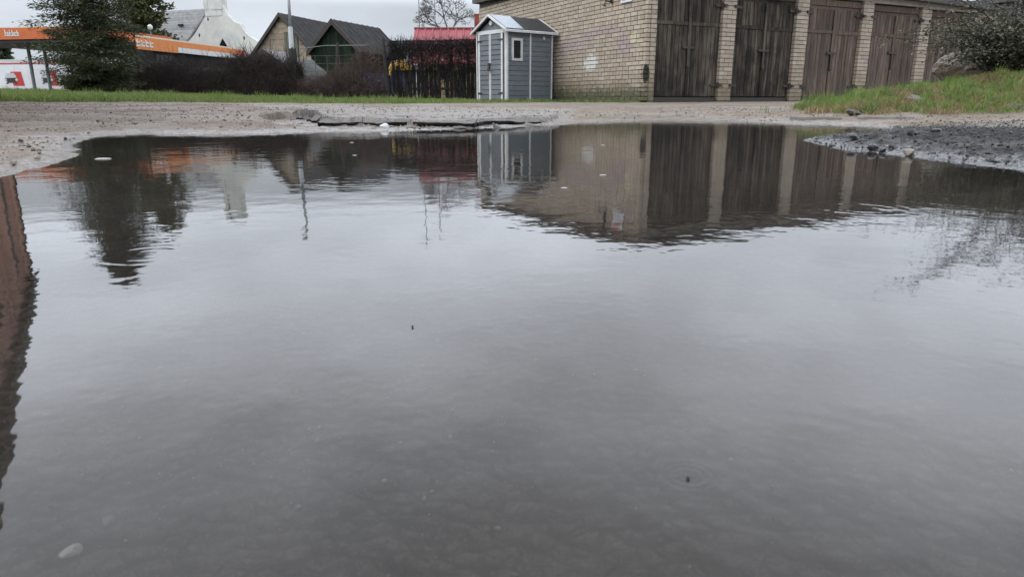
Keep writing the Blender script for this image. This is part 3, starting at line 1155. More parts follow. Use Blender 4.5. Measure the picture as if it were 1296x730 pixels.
# ------------------------------------------------------------------ fuel station far left
M_ORANGE = plain('orange_fascia', (.52, .125, .025), (.46, .10, .02), .45, 2)
M_AMBER = plain('amber_fascia', (.60, .20, .035), (.54, .17, .03), .45, 2)
M_PALE = plain('pale_trim', (.72, .62, .50), None, .5)
M_BLACKWALL = plain('black_cladding', (.012, .012, .013), (.02, .02, .021), .8, 2, rand=.1, spec=.15)
M_STEEL = plain('grey_steel', (.20, .22, .23), (.15, .165, .175), .45, 4, metallic=.3)
M_SOFFIT = plain('dark_soffit', (.03, .028, .03), None, .6)
M_WHITEWALL = plain('white_panel', (.70, .72, .74), (.60, .62, .64), .5, .8)
M_RED = plain('red_print', (.50, .035, .03), (.42, .03, .03), .5)
M_SILVER = plain('silver_print', (.55, .57, .60), (.4, .42, .45), .4)

A = at(-60, 43, 55.0); B = at(118, 43, 53.0)
ca_ = thing('fuel_station_canopy', (A.x, 54, gz(A.x, 54)), 'wide orange fuel station canopy on slender steel columns', 'canopy')
dx = (Vector((B.x, 53.0, 0)) - Vector((A.x, 55.0, 0)))
CF = Frame((A.x, 55.0, 0), dx)
CLEN = dx.length
zt, zb_ = at(30, 35.5, 54).z, at(30, 50, 54).z
zs = zb_ - .22
mb = MB(); mb.box(CF, 0, CLEN, 0, .15, zb_, zt); fa = mb.build('fascia', M_ORANGE, ca_)
mb = MB(); mb.box(CF, 0, CLEN, .0, .16, zt + .003, zt + .07); mb.build('top_trim', M_PALE, fa)
mb = MB(); mb.box(CF, CLEN - .16, CLEN, .16, 9, zb_, zt); mb.build('fascia', M_ORANGE, ca_)
mb = MB(); mb.box(CF, .05, CLEN - .17, .17, 9, zs, zb_ + .25); mb.build('soffit', M_SOFFIT, ca_)
for px, Yc, base in ((37, 58.0, 113), (57, 61, 100), (88, 58.5, 113)):
    q = at(px, 70, Yc)
    mb = MB(); mb.tube([(q.x, Yc, gz(q.x, Yc) - .1), (q.x, Yc, zs + .1)], .13, 10); mb.build('column', M_STEEL, ca_)
# the white word on the fascia: too far to read, so only its stroke shapes
x_ = (at(14, 43, 54.8).x - A.x)
hh = [.46, .30, .44, .44, .30, .40]
for i, h_ in enumerate(hh):
    mb = MB()
    mb.box(CF, x_ + i * .2, x_ + i * .2 + .06, -.03, -.002, zb_ + .22, zb_ + .22 + h_)
    mb.box(CF, x_ + i * .2 + .06, x_ + i * .2 + .165, -.03, -.002, zb_ + .22, zb_ + .29)
    mb.box(CF, x_ + i * .2 + .06, x_ + i * .2 + .165, -.03, -.002, zb_ + .40, zb_ + .47)
    if i % 2:
        mb.box(CF, x_ + i * .2 + .115, x_ + i * .2 + .165, -.03, -.002, zb_ + .29, zb_ + .40)
    mb.build('letter', M_WHITE, ca_)

# shop building whose orange fascia runs away to the right
A = at(140, 47, 46.0); B = at(311, 69, 61.5)
SD = Vector((B.x, 61.5, 0)) - Vector((A.x, 46.0, 0))
KF = Frame((A.x, 46.0, 0), SD)
KL = SD.length
ks = thing('fuel_station_shop', (A.x, 46, gz(A.x, 46)), 'low black walled shop with long orange and white fascia behind the hedge', 'shop')
zt = at(165, 43.5, 48.0).z
zt2 = at(308, 65.5, 61.2).z
zt = (zt + zt2) / 2
x_split = KL * .42
mb = MB(); mb.box(KF, 2.5, x_split, 0, .2, zt - .78, zt); mb.build('fascia', M_AMBER, ks)
mb = MB(); mb.box(KF, x_split + .01, KL - 1.4, .0, .2, zt - .38, zt); mb.build('fascia', M_AMBER, ks)
mb = MB(); mb.box(KF, x_split + .01, KL - 1.4, -.03, .2, zt - .74, zt - .39); mb.build('white_band', M_WHITE, ks)
mb = MB(); mb.box(KF, KL - 1.39, KL, -.03, .2, zt - .95, zt - .05); mb.build('end_panel', plain('red_orange', (.5, .09, .03), None, .5), ks)
mb = MB(); mb.box(KF, 2.5, KL, .0, .22, zt + .003, zt + .1); mb.build('top_trim', M_PALE, ks)
mb = MB(); mb.box(KF, 4.2, KL - .1, .25, 1.6, gz(A.x, 46) - .3, zt - .1); mb.build('wall', M_BLACKWALL, ks)
npan = 12
for i in range(npan):
    w = (KL - x_split - .3) / npan
    plank_obj('wall_panel', KF, x_split + .1 + i * w, .215, 1.0, w - .02, .03, round(zt - .76 - 1.0, 2), M_BLACKWALL, ks, ORG[ks.name])
mb = MB(); mb.box(KF, 4.4, x_split - .3, .2, .245, zt - 2.0, zt - 1.0); wn = mb.build('window', M_GLASS_DARK, ks)
for i in range(5):
    mb = MB(); x_ = 4.4 + i * (x_split - 4.8) / 4; mb.box(KF, x_, x_ + .07, .17, .199, zt - 2.0, zt - 1.0); mb.build('mullion', M_SOFFIT, wn)
x_ = (at(173, 48, 48.3) - Vector((A.x, 46, 0))).dot(KF.x)
for i in range(4):
    mb = MB()
    mb.box(KF, x_ + i * .42, x_ + i * .42 + .1, -.03, -.002, zt - .6, zt - .22 + (.08 if i % 2 == 0 else 0))
    mb.box(KF, x_ + i * .42 + .1, x_ + i * .42 + .34, -.03, -.002, zt - .6, zt - .5)
    mb.box(KF, x_ + i * .42 + .1, x_ + i * .42 + .34, -.03, -.002, zt - .38, zt - .28)
    mb.build('letter', M_WHITE, ks)

# white printed wall below the canopy
A = at(-70, 95, 66.0); B = at(112, 95, 64.0)
WD = Vector((B.x, 64.0, 0)) - Vector((A.x, 66.0, 0))
WFm = Frame((A.x, 66.0, 0), WD)
wl = thing('printed_wall', (A.x, 65, gz(A.x, 65)), 'white wall with red car pictures under the orange canopy', 'wall')
z0_, z1_ = gz(-35, 65) - .3, at(40, 75.5, 65).z
zr = at(40, 81, 65).z
zgr = at(40, 113, 65).z
PLN = 8
pw_ = WD.length / PLN
for i in range(PLN):
    mb = MB(); mb.box(WFm, i * pw_ + .01, (i + 1) * pw_ - .01, 0, .2, z0_, zr - .05); mb.build('panel', M_WHITEWALL, wl)
    mb = MB(); mb.box(WFm, i * pw_ + .01, (i + 1) * pw_ - .01, .02, .2, zr + .06, z1_); mb.build('upper_panel', plain('pale_grey_panel', (.55, .56, .57), None, .6), wl)
mb = MB(); mb.box(WFm, 0, WD.length, -.02, .2, zr - .045, zr + .055); mb.build('red_stripe', M_RED, wl)
mb = MB(); mb.box(WFm, 0, WD.length, -.05, .0 - .004, z0_, zgr + .02); mb.build('plinth', plain('pink_plinth', (.55, .38, .33), None, .7), wl)
for pxa, pxb in ((4, 31), (56, 80)):
    xa = (at(pxa, 100, 65) - Vector((A.x, 66, 0))).dot(WFm.x)
    xb = (at(pxb, 100, 65) - Vector((A.x, 66, 0))).dot(WFm.x)
    w = xb - xa
    zl, zh = at(20, 109, 65).z, at(20, 91, 65).z
    hgt = zh - zl
    mb = MB(); mb.slab(WFm, [(xa + w * .42, zl), (xb + w * .02, zl), (xb - w * .08, zh), (xa + w * .36, zh)], -.02, -.004); pr = mb.build('red_print', M_RED, wl)
    # front view of a car: roof and screen, bonnet, grille, lamps
    mb = MB(); mb.slab(WFm, [(xa + w * .02, zl + hgt * .55), (xa + w * .66, zl + hgt * .58), (xa + w * .56, zl + hgt * .9), (xa + w * .14, zl + hgt * .9)], -.03, -.022); mb.build('car_screen_print', M_SILVER, pr)
    mb = MB(); mb.slab(WFm, [(xa + w * .08, zl + hgt * .3), (xa + w * .62, zl + hgt * .3), (xa + w * .66, zl + hgt * .56), (xa + w * .04, zl + hgt * .56)], -.036, -.031); mb.build('car_grille_print', M_BLACK, pr)
    mb = MB(); mb.slab(WFm, [(xa + w * .04, zl + hgt * .16), (xa + w * .16, zl + hgt * .3), (xa + w * .56, zl + hgt * .3), (xa + w * .68, zl + hgt * .16), (xa + w * .6, zl + hgt * .12), (xa + w * .5, zl + hgt * .22), (xa + w * .2, zl + hgt * .22), (xa + w * .1, zl + hgt * .12)], -.036, -.031); mb.build('car_bumper_print', M_BLACK, pr)
    for xc in (.06, .64):
        mb = MB(); mb.slab(WFm, [(xa + w * xc + math.cos(k_) * w * .07, zl + hgt * .43 + math.sin(k_) * hgt * .1) for k_ in np.linspace(0, 2 * math.pi, 10)[:-1]], -.042, -.037); mb.build('car_lamp_print', M_SILVER, pr)

# white globe lamp and small white sign board near the shop
q = at(190, 35, 52)
gl_ = thing('globe_lamp', (q.x, 52, gz(q.x, 52)), 'street lamp with a white globe standing above the orange fascia', 'lamp')
mb = MB(); mb.tube([(q.x, 52, gz(q.x, 52)), (q.x, 52, q.z - .15)], .05, 8); mb.build('post', M_STEEL, gl_)
mb = MB()
pts, rads = [], []
for k_ in range(9):
    a_ = -math.pi / 2 + math.pi * k_ / 8
    pts.append((q.x, 52, q.z + .2 * math.sin(a_))); rads.append(max(.17 * math.cos(a_), .01))
mb.tube(pts, rads, 12); mb.build('globe', M_WHITE, gl_, smooth=True)
q1, q2 = at(138, 71.5, 40), at(169, 73, 41.5)
SGF = Frame((q1.x, 40, 0), (q2.x - q1.x, 1.5, 0))
sl = (Vector((q2.x, 41.5, 0)) - Vector((q1.x, 40, 0))).length
sg = thing('sign_board', (q1.x, 40, gz(q1.x, 40)), 'narrow white board on posts half hidden by the dark evergreen', 'sign')
mb = MB(); mb.box(SGF, 0, sl, 0, .06, q1.z - .1, q1.z + .08); mb.build('board', M_WHITE, sg)
for x_ in (.3, sl - .3):
    mb = MB(); mb.tube([SGF(x_, .1, gz(q1.x, 40)), SGF(x_, .1, q1.z)], .03, 6); mb.build('post', M_STEEL, sg)

# ------------------------------------------------------------------ white house with curved gable
M_WHITEHOUSE = plain('white_render', (.66, .66, .62), (.50, .51, .49), .9, 1.1, bdist=.01, bscale=6)
M_SLATE = plain('old_slate', (.23, .235, .24), (.33, .34, .345), .75, 2.5, rand=.18)
HY = 74.0
HA, HB = at(228, 60, HY + 1.5), at(333, 60, HY - 1.0)
HD = Vector((HB.x - HA.x, -2.5, 0))
HF = Frame((HA.x, HY + 1.5, 0), HD)
HX = HD.length / 105.0            # metres per pixel along the gable


def hz(py):
    return at(280, py, HY).z


wh = thing('white_house', (HA.x, HY, gz(HA.x, HY)), 'old white rendered house with curved gable and grey slate roof', 'house')
half = [(333, 62), (325, 52), (318, 48), (312, 42), (307, 31), (300, 28), (293, 20), (289, 12), (287, 6)]
other = [(271, 4), (270, 14), (261, 25), (254, 35), (248, 43), (240, 51), (230, 60)]
gpts = [((px - 228) * HX, hz(py)) for px, py in half + other]
gpts = [((333 - 228) * HX, gz(HA.x, HY) - .3)] + gpts + [(0, gz(HA.x, HY) - .3)]
mb = MB(); mb.slab(HF, gpts, 0, .5); mb.build('gable_wall', M_WHITEHOUSE, wh)
for a_, b_, c_ in ((264.5, 269.5, -24), (272.5, 287.0, -24)):
    mb = MB(); mb.box(HF, (a_ - 228) * HX, (b_ - 228) * HX, -.08, .8, hz(12), hz(c_)); ch = mb.build('chimney', M_WHITEHOUSE, wh)
    mb = MB(); mb.box(HF, (a_ - 229) * HX, (b_ - 227) * HX, -.14, .86, hz(c_) + .003, hz(c_) + .2); mb.build('chimney_cap', M_WHITEHOUSE, ch)
mb = MB(); mb.box(HF, (265 - 228) * HX, (286 - 228) * HX, -.04, .6, hz(20), hz(0)); mb.build('chimney_base', M_WHITEHOUSE, wh)
mb = MB(); mb.slab(HF, [((284 - 228) * HX + math.cos(k_) * .45, hz(59) + math.sin(k_) * .7) for k_ in np.linspace(0, math.pi, 9)], -.03, -.004); mb.build('window', M_GLASS_DARK, wh)
mb = MB(); mb.slab(HF, [((284 - 228) * HX + math.cos(k_) * .75, hz(59) + math.sin(k_) * 1.05) for k_ in np.linspace(0, math.pi, 9)] + [((284 - 228) * HX - .6, hz(59)), ((284 - 228) * HX - .5, hz(59)), ((284 - 228) * HX, hz(59) + .8), ((284 - 228) * HX + .5, hz(59))], -.08, -.035); mb.build('window_hood', M_WHITEHOUSE, wh)
for px, py in ((255, 44), (311, 49), (268, 24)):
    mb = MB(); mb.box(HF, (px - 229) * HX, (px - 227.6) * HX, -.03, -.003, hz(py + 2), hz(py - 2)); mb.build('vent', M_GLASS_DARK, wh)
# slate roof running back and to the left
RDIR = Vector((-.93, .37, 0)).normalized()
apex = HF((268 - 228) * HX, .3, hz(10.5))
eaveR = HF((322 - 228) * HX, .3, hz(62))
eaveL = HF((226 - 228) * HX, .3, hz(62))
Lr = 14.0
for nm, e_ in (('near', eaveL), ('far', eaveR)):
    mb = MB()
    a1, a2 = apex, apex + RDIR * Lr
    b1, b2 = e_, e_ + RDIR * Lr
    dn = Vector((0, 0, -.12))
    mb.prism([a1, a2, b2, b1], [p + dn for p in (a1, a2, b2, b1)])
    rf = mb.build('roof', M_SLATE, wh)
    if nm == 'near':
        for r_ in range(16):
            mb = MB()
            f0, f1 = r_ / 16, (r_ + 1.12) / 16
            up = Vector((0, -.02, .05))
            p0_, p1_ = a1.lerp(b1, f0) + up, a1.lerp(b1, min(f1, 1.03)) + up * 2.0
            mb.prism([p0_, p0_ + RDIR * Lr, p1_ + RDIR * Lr, p1_], [v_ + Vector((0, 0, -.04)) for v_ in (p0_, p0_ + RDIR * Lr, p1_ + RDIR * Lr, p1_)])
            mb.build('slate_course', M_SLATE, rf)
mb = MB(); mb.box(Frame(eaveL, RDIR), 0, Lr, .3, .7, -6, -.05); mb.build('side_wall', M_WHITEHOUSE, wh)
dq = apex.lerp(eaveL, .38) + RDIR * 2.2
mb = MB(); mb.box(Frame(dq, RDIR), -.3, .3, -.1, .2, -.05, .14); mb.build('skylight', M_GLASS_DARK, wh)

# ------------------------------------------------------------------ brown brick barn, dark green shed
M_TAN = plain('tan_brick', (.38, .31, .235), (.26, .21, .16), .9, 5, rand=.22, bdist=.006)
M_CORR = plain('weathered_roof', (.034, .033, .035), (.058, .056, .057), .95, 3, rand=.15, spec=.15)
M_GREEN = plain('dark_green_boards', (.015, .027, .017), (.008, .014, .009), .9, 6, (6, 6, .6), rand=.3, spec=.15)
M_OLIVE = plain('olive_boards', (.11, .12, .085), (.07, .075, .055), .8, 6, (6, 6, .6), rand=.2)


def gable_house(root, Fr, hw, eave, ridge, length, base, wall_m, roof_m, ov=.25, verge_m=None, course=None, boards=None, seams=0):
    """gable end in the frame's x-z plane centred on x = 0, ridge running along its y"""
    mb = MB()
    mb.slab(Fr, [(-hw, base), (hw, base), (hw, eave), (0, ridge), (-hw, eave)], .06, length - .06)
    mb.build('wall', wall_m, root)
    ro_ = ORG[root.name]
    k = (ridge - eave) / hw
    for sgn in (-1, 1):
        mb = MB()
        xe = sgn * (hw + ov)
        ze = eave - ov * k
        n = Vector((0, 0, .10))
        q_ = [Fr(0, -ov, ridge), Fr(xe, -ov, ze), Fr(xe, length + ov, ze), Fr(0, length + ov, ridge)]
        mb.prism([p + n * .2 for p in q_], [p + n for p in q_])
        rf = mb.build('roof', roof_m, root)
        if seams:
            for i in range(seams):
                y_ = -ov + (length + 2 * ov) * (i + .5) / seams
                mb = MB()
                qq = [Fr(0, y_ - .03, ridge), Fr(xe, y_ - .03, ze), Fr(xe, y_ + .03, ze), Fr(0, y_ + .03, ridge)]
                mb.prism([p + n * 1.03 for p in qq], [p + n * 1.2 for p in qq])
                mb.build('seam', roof_m, rf)
        if verge_m:
            mb = MB()
            q_ = [Fr(0, -ov - .04, ridge + .13), Fr(xe, -ov - .04, ze + .13), Fr(xe, -ov - .04, ze - .06), Fr(0, -ov - .04, ridge - .1)]
            mb.prism(q_, [p + Fr.y * .035 for p in q_])
            mb.build('verge_board', verge_m, root)
    if boards:
        n = int(2 * hw / boards)
        for i in range(n):
            x_ = -hw + i * 2 * hw / n
            xm = min(abs(x_), abs(x_ + 2 * hw / n))
            top = eave + (1 - max(abs(x_), abs(x_ + 2 * hw / n)) / hw) * (ridge - eave)
            mb = MB()
            mb.box(Fr, x_ + .006, x_ + 2 * hw / n - .006, .0 + random.uniform(0, .012), .058, base, top - .02)
            mb.build('board', wall_m, root)
    if course:
        z_ = base
        r_ = 0
        while z_ < ridge - .25:
            wv_ = hw if z_ < eave else hw * (ridge - z_ - course) / (ridge - eave)
            mb = MB()
            mb.box(Fr, -wv_, wv_, .0 + random.uniform(.0, .012), .058, z_ + .008, z_ + course - .008)
            mb.build('brick_course', wall_m, root)
            z_ += course
            r_ += 1


BY = 42.0
q = at(355.5, 17, BY)
bdir = Vector((.93, -.25, 0)).normalized()
bz = gz(q.x, BY)
bn_ = thing('brick_barn', (q.x, BY, bz), 'tan brick barn with steep dark roof standing behind the lamp post', 'barn')
BF = Frame((q.x, BY, 0), bdir)
gable_house(bn_, BF, 2.35, at(355, 80, BY).z, q.z - .1, 9.0, bz - .2, M_TAN, M_CORR, .22, M_BLACK, course=.3, seams=16)
mb = MB(); mb.box(BF, .1, .95, -.03, .0 - .002, at(355, 76, BY).z, at(355, 41, BY).z)
hd = mb.build('loft_door', M_OLIVE, bn_)
for i in range(5):
    plank_obj('plank', BF, .12 + i * .165, -.055, at(355, 76, BY).z + .02, .15, .022, round(at(355, 41, BY).z - at(355, 76, BY).z - .05, 2), M_OLIVE, hd, ORG[bn_.name])

GY_ = 30.0
q = at(421.5, 25, GY_)
gdir = Vector((.80, -.28, 0)).normalized()
gsz = gz(q.x, GY_)
gs = thing('green_shed', (q.x, GY_, gsz), 'dark green boarded shed with sagging grey roof behind the fence', 'shed')
GSF = Frame((q.x, GY_, 0), gdir)
gable_house(gs, GSF, 1.15, at(421, 66, GY_).z, q.z - .1, 3.6, gsz - .2, M_GREEN, M_CORR, .12, M_BLACK, boards=.19, seams=9)

# low lean-to with dark gable and a grey rounded tarpaulin in front of the barn
LY = 34.0
q = at(335, 66, LY)
ln = thing('low_hut', (q.x, LY, gz(q.x, LY)), 'low dark hut with pale roof sheets just above the hedge', 'hut')
gable_house(ln, Frame((q.x, LY, 0), (.9, -.2, 0)), .95, at(335, 84, LY).z, q.z, 2.2, gz(q.x, LY) - .2, M_GREEN, plain('pale_sheet', (.22, .225, .23), (.10, .10, .10), .7, 3), .15, M_BLACK, boards=.25, seams=4)

M_TARP = plain('grey_tarpaulin', (.10, .105, .105), (.06, .063, .06), .75, 3, bdist=.02, bscale=5)
TY = 26.5
q1, q2 = at(378, 100, TY), at(432, 100, TY)
tx0, tx1 = q1.x, q2.x
tzz = gz(q1.x, TY)
nu, nv = 40, 24
U, V = np.meshgrid(np.linspace(0, 1, nu), np.linspace(0, 1, nv), indexing='ij')
ztop = at(393, 73, TY).z - tzz
prof = np.interp(U, [0, .08, .2, .35, .55, .8, 1], [.55, .85, 1.0, .97, .75, .45, .05])
arch = np.sqrt(np.maximum(1 - (2 * V - 1) ** 2, 0))
TX = tx0 + (tx1 - tx0) * U
TYY = TY + (V - .5) * 2.0
TZ = tzz - .05 + ztop * prof * arch * (1 + .12 * (fbm(U * 7, V * 5, 3, 90) - .5))
tv = np.stack([TX, TYY, TZ], axis=-1).reshape(-1, 3)
q = (np.arange(nu - 1)[:, None] * nv + np.arange(nv - 1)[None, :]).ravel()
tp = np_mesh('tarpaulin_heap', tv, np.stack([q, q + nv, q + nv + 1, q + 1], axis=-1), M_TARP, smooth=True)
tag(tp, 'rounded grey tarpaulin over a heap between hedge and dark green shed', 'tarpaulin')

# ------------------------------------------------------------------ red roofed house, aerials, chimney
M_REDROOF = plain('red_metal_roof', (.33, .075, .085), (.27, .06, .07), .4, 2, rand=.08)
M_CREAM = plain('cream_render', (.36, .28, .16), (.26, .20, .13), .85, 3)
M_REDBRICK = plain('red_brick', (.27, .065, .035), (.2, .05, .03), .85, 8, rand=.2)
RY = 31.0
ql, qr = at(528, 37, RY), at(630, 37, RY)
rz_ = at(560, 37, RY).z
ez = at(560, 72, RY - 2).z
rb = gz(ql.x, RY)
rh_ = thing('red_roof_house', (ql.x, RY, rb), 'cream house with red ribbed metal roof behind the vine covered fence', 'house')
RF = Frame((ql.x, RY, 0), (1, 0.02, 0))
LEN = qr.x - ql.x + 3
mb = MB(); mb.slab(Frame(RF(0, 0, 0), RF.y, RF.x), [(-1.8, rb - .2), (1.8, rb - .2), (1.8, ez), (0, rz_ - .12), (-1.8, ez)], .15, LEN); mb.build('wall', M_CREAM, rh_)
for sgn in (-1, 1):
    q_ = [RF(-.1, 0, rz_), RF(LEN + .2, 0, rz_), RF(LEN + .2, sgn * 2.1, ez - .2), RF(-.1, sgn * 2.1, ez - .2)]
    mb = MB(); mb.prism([p + Vector((0, 0, -.07)) for p in q_], q_); rf = mb.build('roof', M_REDROOF, rh_)
    nseam = 20
    for i in range(nseam):
        x_ = LEN * i / nseam
        q_ = [RF(x_, 0, rz_), RF(x_ + .05, 0, rz_), RF(x_ + .05, sgn * 2.1, ez - .2), RF(x_, sgn * 2.1, ez - .2)]
        mb = MB(); mb.prism([p + Vector((0, 0, .002)) for p in q_], [p + Vector((0, 0, .045)) for p in q_]); mb.build('seam', M_REDROOF, rf)
mb = MB(); mb.tube([RF(-.12, 0, rz_ + .02), RF(LEN + .2, 0, rz_ + .02)], .05, 8); mb.build('ridge_cap', plain('dark_red', (.16, .035, .04), None, .5), rh_)
qc = at(606, 27, RY + .3)
CHF = Frame((qc.x, RY + .2, 0))
mb = MB(); mb.box(CHF, -.16, .16, -.2, .2, rz_ - .6, at(606, 18.5, RY).z); chm = mb.build('chimney', M_REDBRICK, rh_)
for i in range(7):
    z_ = rz_ - .1 + i * .1
    mb = MB(); mb.box(CHF, -.172, .172, -.212, .212, z_ + .008, z_ + .09); mb.build('brick_course', M_REDBRICK, chm)
M_DARKFRAME = plain('brown_frame', (.09, .06, .04), None, .7)
for wx_ in (1.0, 2.6):
    mb = MB(); mb.box(RF, wx_, wx_ + .6, -1.86, -1.81, rb + .75, rb + 1.4); wn = mb.build('window', M_DARKFRAME, rh_)
    mb = MB(); mb.box(RF, wx_ + .06, wx_ + .54, -1.875, -1.862, rb + .81, rb + 1.34); mb.build('pane', M_GLASS_DARK, wn)
for px, nm, ptop in ((531, 'thin aerial mast on the gable end of the red roof', -60), (551, 'thin aerial mast further along the red roof ridge', -45)):
    q = at(px, 36, RY)
    am = thing('aerial_mast', (q.x, RY, q.z), nm, 'mast', 'aerials on the red roof')
    zt_ = at(px, ptop, RY).z
    mb = MB(); mb.tube([(q.x, RY, q.z - .1), (q.x, RY, zt_)], .018, 6); mb.build('pole', M_STEEL, am)
    mb = MB(); mb.tube([(q.x - .35, RY, zt_ - .2), (q.x + .35, RY, zt_ - .2)], .012, 6)
    mb.tube([(q.x, RY, zt_ - .02), (q.x, RY - .3, zt_ - .02)], .012, 6); mb.build('crossbar', M_STEEL, am)

# yellow tank and blue barrels glimpsed through the fence
M_YELLOW = plain('yellow_plastic', (.50, .31, .03), (.42, .25, .03), .4)
M_BLUE = plain('blue_plastic', (.06, .085, .2), (.045, .065, .15), .4)


def lathe(name, c, prof_, mtl, parent, n=16):
    mb = MB()
    mb.tube([(c[0], c[1], z_) for z_, r_ in prof_], [r_ for z_, r_ in prof_], n)
    return mb.build(name, mtl, parent, smooth=False)


q = at(507, 84, 24.5)
yt = thing('yellow_tank', (q.x, 24.5, gz(q.x, 24.5)), 'round topped bright yellow tank standing behind the vines', 'tank')
zt_ = at(503, 75, 24.5).z
gb = gz(q.x, 24.5)
lathe('tank_body', (q.x, 24.5), [(gb + .75, .36), (gb + .80, .40), (zt_ - .25, .40), (zt_ - .1, .30), (zt_ - .03, .14)], M_YELLOW, yt)
lathe('tank_lid', (q.x, 24.5), [(zt_ - .028, .1), (zt_, .1)], M_BLACK, yt)
mb = MB()
mb.box(Frame((q.x, 24.5, gb)), -.32, .32, -.3, .3, -.05, .745); mb.build('stand', M_BLACK, yt)
for px, lab in ((470, 'blue plastic barrel between dark green shed and black fence post'), (484, 'blue plastic barrel just beside the black fence post'), (504, 'blue plastic barrel in front of the yellow tank')):
    q = at(px, 110, 23.6)
    gb = gz(q.x, 23.6)
    ob = thing('blue_barrel', (q.x, 23.6, gb), lab, 'barrel', 'blue barrels behind the fence')
    zt_ = at(px, 92, 23.6).z
    h_ = zt_ - gb
    lathe('drum', (q.x, 23.6), [(gb, .22), (gb + h_ * .3, .235), (gb + h_ * .33, .25), (gb + h_ * .36, .235), (gb + h_ * .64, .235), (gb + h_ * .67, .25), (gb + h_ * .7, .235), (zt_ - .03, .22)], M_BLUE, ob)
    lathe('lid', (q.x, 23.6), [(zt_ - .028, .235), (zt_ + .02, .235)], M_BLACK, ob)

# ------------------------------------------------------------------ lamp post
PY_ = 28.0
q = at(371, 100, PY_)
gb = gz(q.x, PY_)
qt = at(365.5, 0, PY_)
lp = thing('lamp_post', (q.x, PY_, gb), 'tall pale grey tapering lamp post rising in front of the tan brick barn', 'lamp post')
lean = (qt.x - q.x) / (qt.z - q.z)
zt_ = 4.7
mb = MB(); mb.tube([(q.x, PY_, gb - .1), (q.x + lean * (2.9 - q.z), PY_, 2.9)], [.095, .085], 12); mb.build('pole', plain('pale_galvanised', (.36, .38, .40), (.28, .30, .31), .5, 4), lp, smooth=True)
mb = MB(); mb.tube([(q.x + lean * (2.9 - q.z), PY_, 2.9), (q.x + lean * (zt_ - q.z), PY_, zt_)], [.06, .045], 12); mb.build('upper_pole', bpy.data.materials['pale_galvanised'], lp, smooth=True)
tp_ = Vector((q.x + lean * (zt_ - q.z), PY_, zt_))
mb = MB(); mb.tube([tp_, tp_ + Vector((.05, -.2, .1)), tp_ + Vector((.08, -.5, .14))], .025, 8); mb.build('arm', M_STEEL, lp)
mb = MB(); mb.tube([tp_ + Vector((.08, -.48, .14)), tp_ + Vector((.1, -.65, .15)), tp_ + Vector((.12, -.9, .14))], [.05, .1, .05], 8); mb.build('lamp_head', M_STEEL, lp)

# ------------------------------------------------------------------ long building off to the left, seen in the water
M_PINKWOOD = plain('pinkish_boards', (.42, .215, .15), (.20, .10, .072), .85, 4, (4, 4, .5), rand=.3, spec=.2)
M_DARKTRIM = plain('dark_trim', (.030, .024, .021), (.045, .036, .031), .8, spec=.2)
LD = Vector((.605, -1, 0)).normalized()
LN = Vector((1, .605, 0)).normalized()
FC = Vector((-9.72, 14.0, 0)) - LN * .10
LF = Frame(FC, LD, LN)                                # x towards the lens, y out of the wall
lz = gz(FC.x, 14) - .15
th = thing('long_barn', (FC.x, 14, lz), 'long pinkish brown boarded barn mirrored along the puddle edge', 'barn')
EV, LL = 3.28, 10.8
mb = MB(); mb.box(LF, .02, LL, -6.0, -.03, lz - .3, EV); mb.build('wall', M_PINKWOOD, th)
nb = 52
for i in range(nb):
    w = LL / nb
    if 11 <= i <= 13 or 27 <= i <= 30 or 38 <= i <= 41:
        continue
    plank_obj('board', Frame(LF(0, 0, 0), -LD, -LN), -(i + 1) * w + .006, random.uniform(-.012, 0), lz, w - .012, .028, EV - lz - .02, M_PINKWOOD, th, ORG[th.name])
for a_, b_ in ((11, 14), (27, 31), (38, 42)):
    w = LL / nb
    mb = MB(); mb.box(LF, a_ * w + .01, b_ * w - .01, -.025, -.005, lz, 2.5); dr = mb.build('door', M_DARKTRIM, th)
    mb = MB(); mb.box(LF, a_ * w + .01, b_ * w - .01, -.022, .012, 2.51, EV - .02); mb.build('door_head', M_PINKWOOD, th)
mb = MB(); mb.box(LF, -.10, .06, -.05, .03, lz, EV); mb.build('corner_board', M_DARKTRIM, th)
for sgn in (1, -1):
    q_ = [LF(-.15, .12 if sgn > 0 else -6.25, EV - .02), LF(LL + .2, .12 if sgn > 0 else -6.25, EV - .02), LF(LL + .2, -3.0, EV + 1.0), LF(-.15, -3.0, EV + 1.0)]
    mb = MB(); mb.prism(q_, [p + Vector((0, 0, .1)) for p in q_]); mb.build('roof', M_DARKTRIM, th)
mb = MB(); mb.slab(Frame(LF(0, 0, 0), LN, LD), [(-6, EV), (-.03, EV), (-3.0, EV + .98)], .03, LL); mb.build('gable', M_PINKWOOD, th)
mb = MB(); mb.box(LF, -.15, LL + .2, .08, .115, EV - .16, EV - .024); mb.build('eave_board', M_DARKTRIM, th)
# ------------------------------------------------------------------ hedge, fences, vines
M_TWIG = plain('brown_twigs', (.034, .023, .018), (.015, .011, .010), .9, 3, rand=.45)
M_TWIGDARK = plain('dark_twigs', (.022, .017, .0165), (.012, .010, .010), .9, 3, rand=.4)
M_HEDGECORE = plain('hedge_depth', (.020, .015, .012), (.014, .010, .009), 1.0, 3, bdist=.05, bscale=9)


def tangle(n, sampler, length, r, droop=0.0, up=0.0):
    p0 = sampler(n)
    d = unit(RNG.normal(size=(n, 3)) + np.array([0, 0, up - droop]))
    L = RNG.uniform(.4, 1.0, (n, 1)) * length
    return twig_arrays(p0, p0 + d * L, RNG.uniform(.6, 1.2, n) * r)


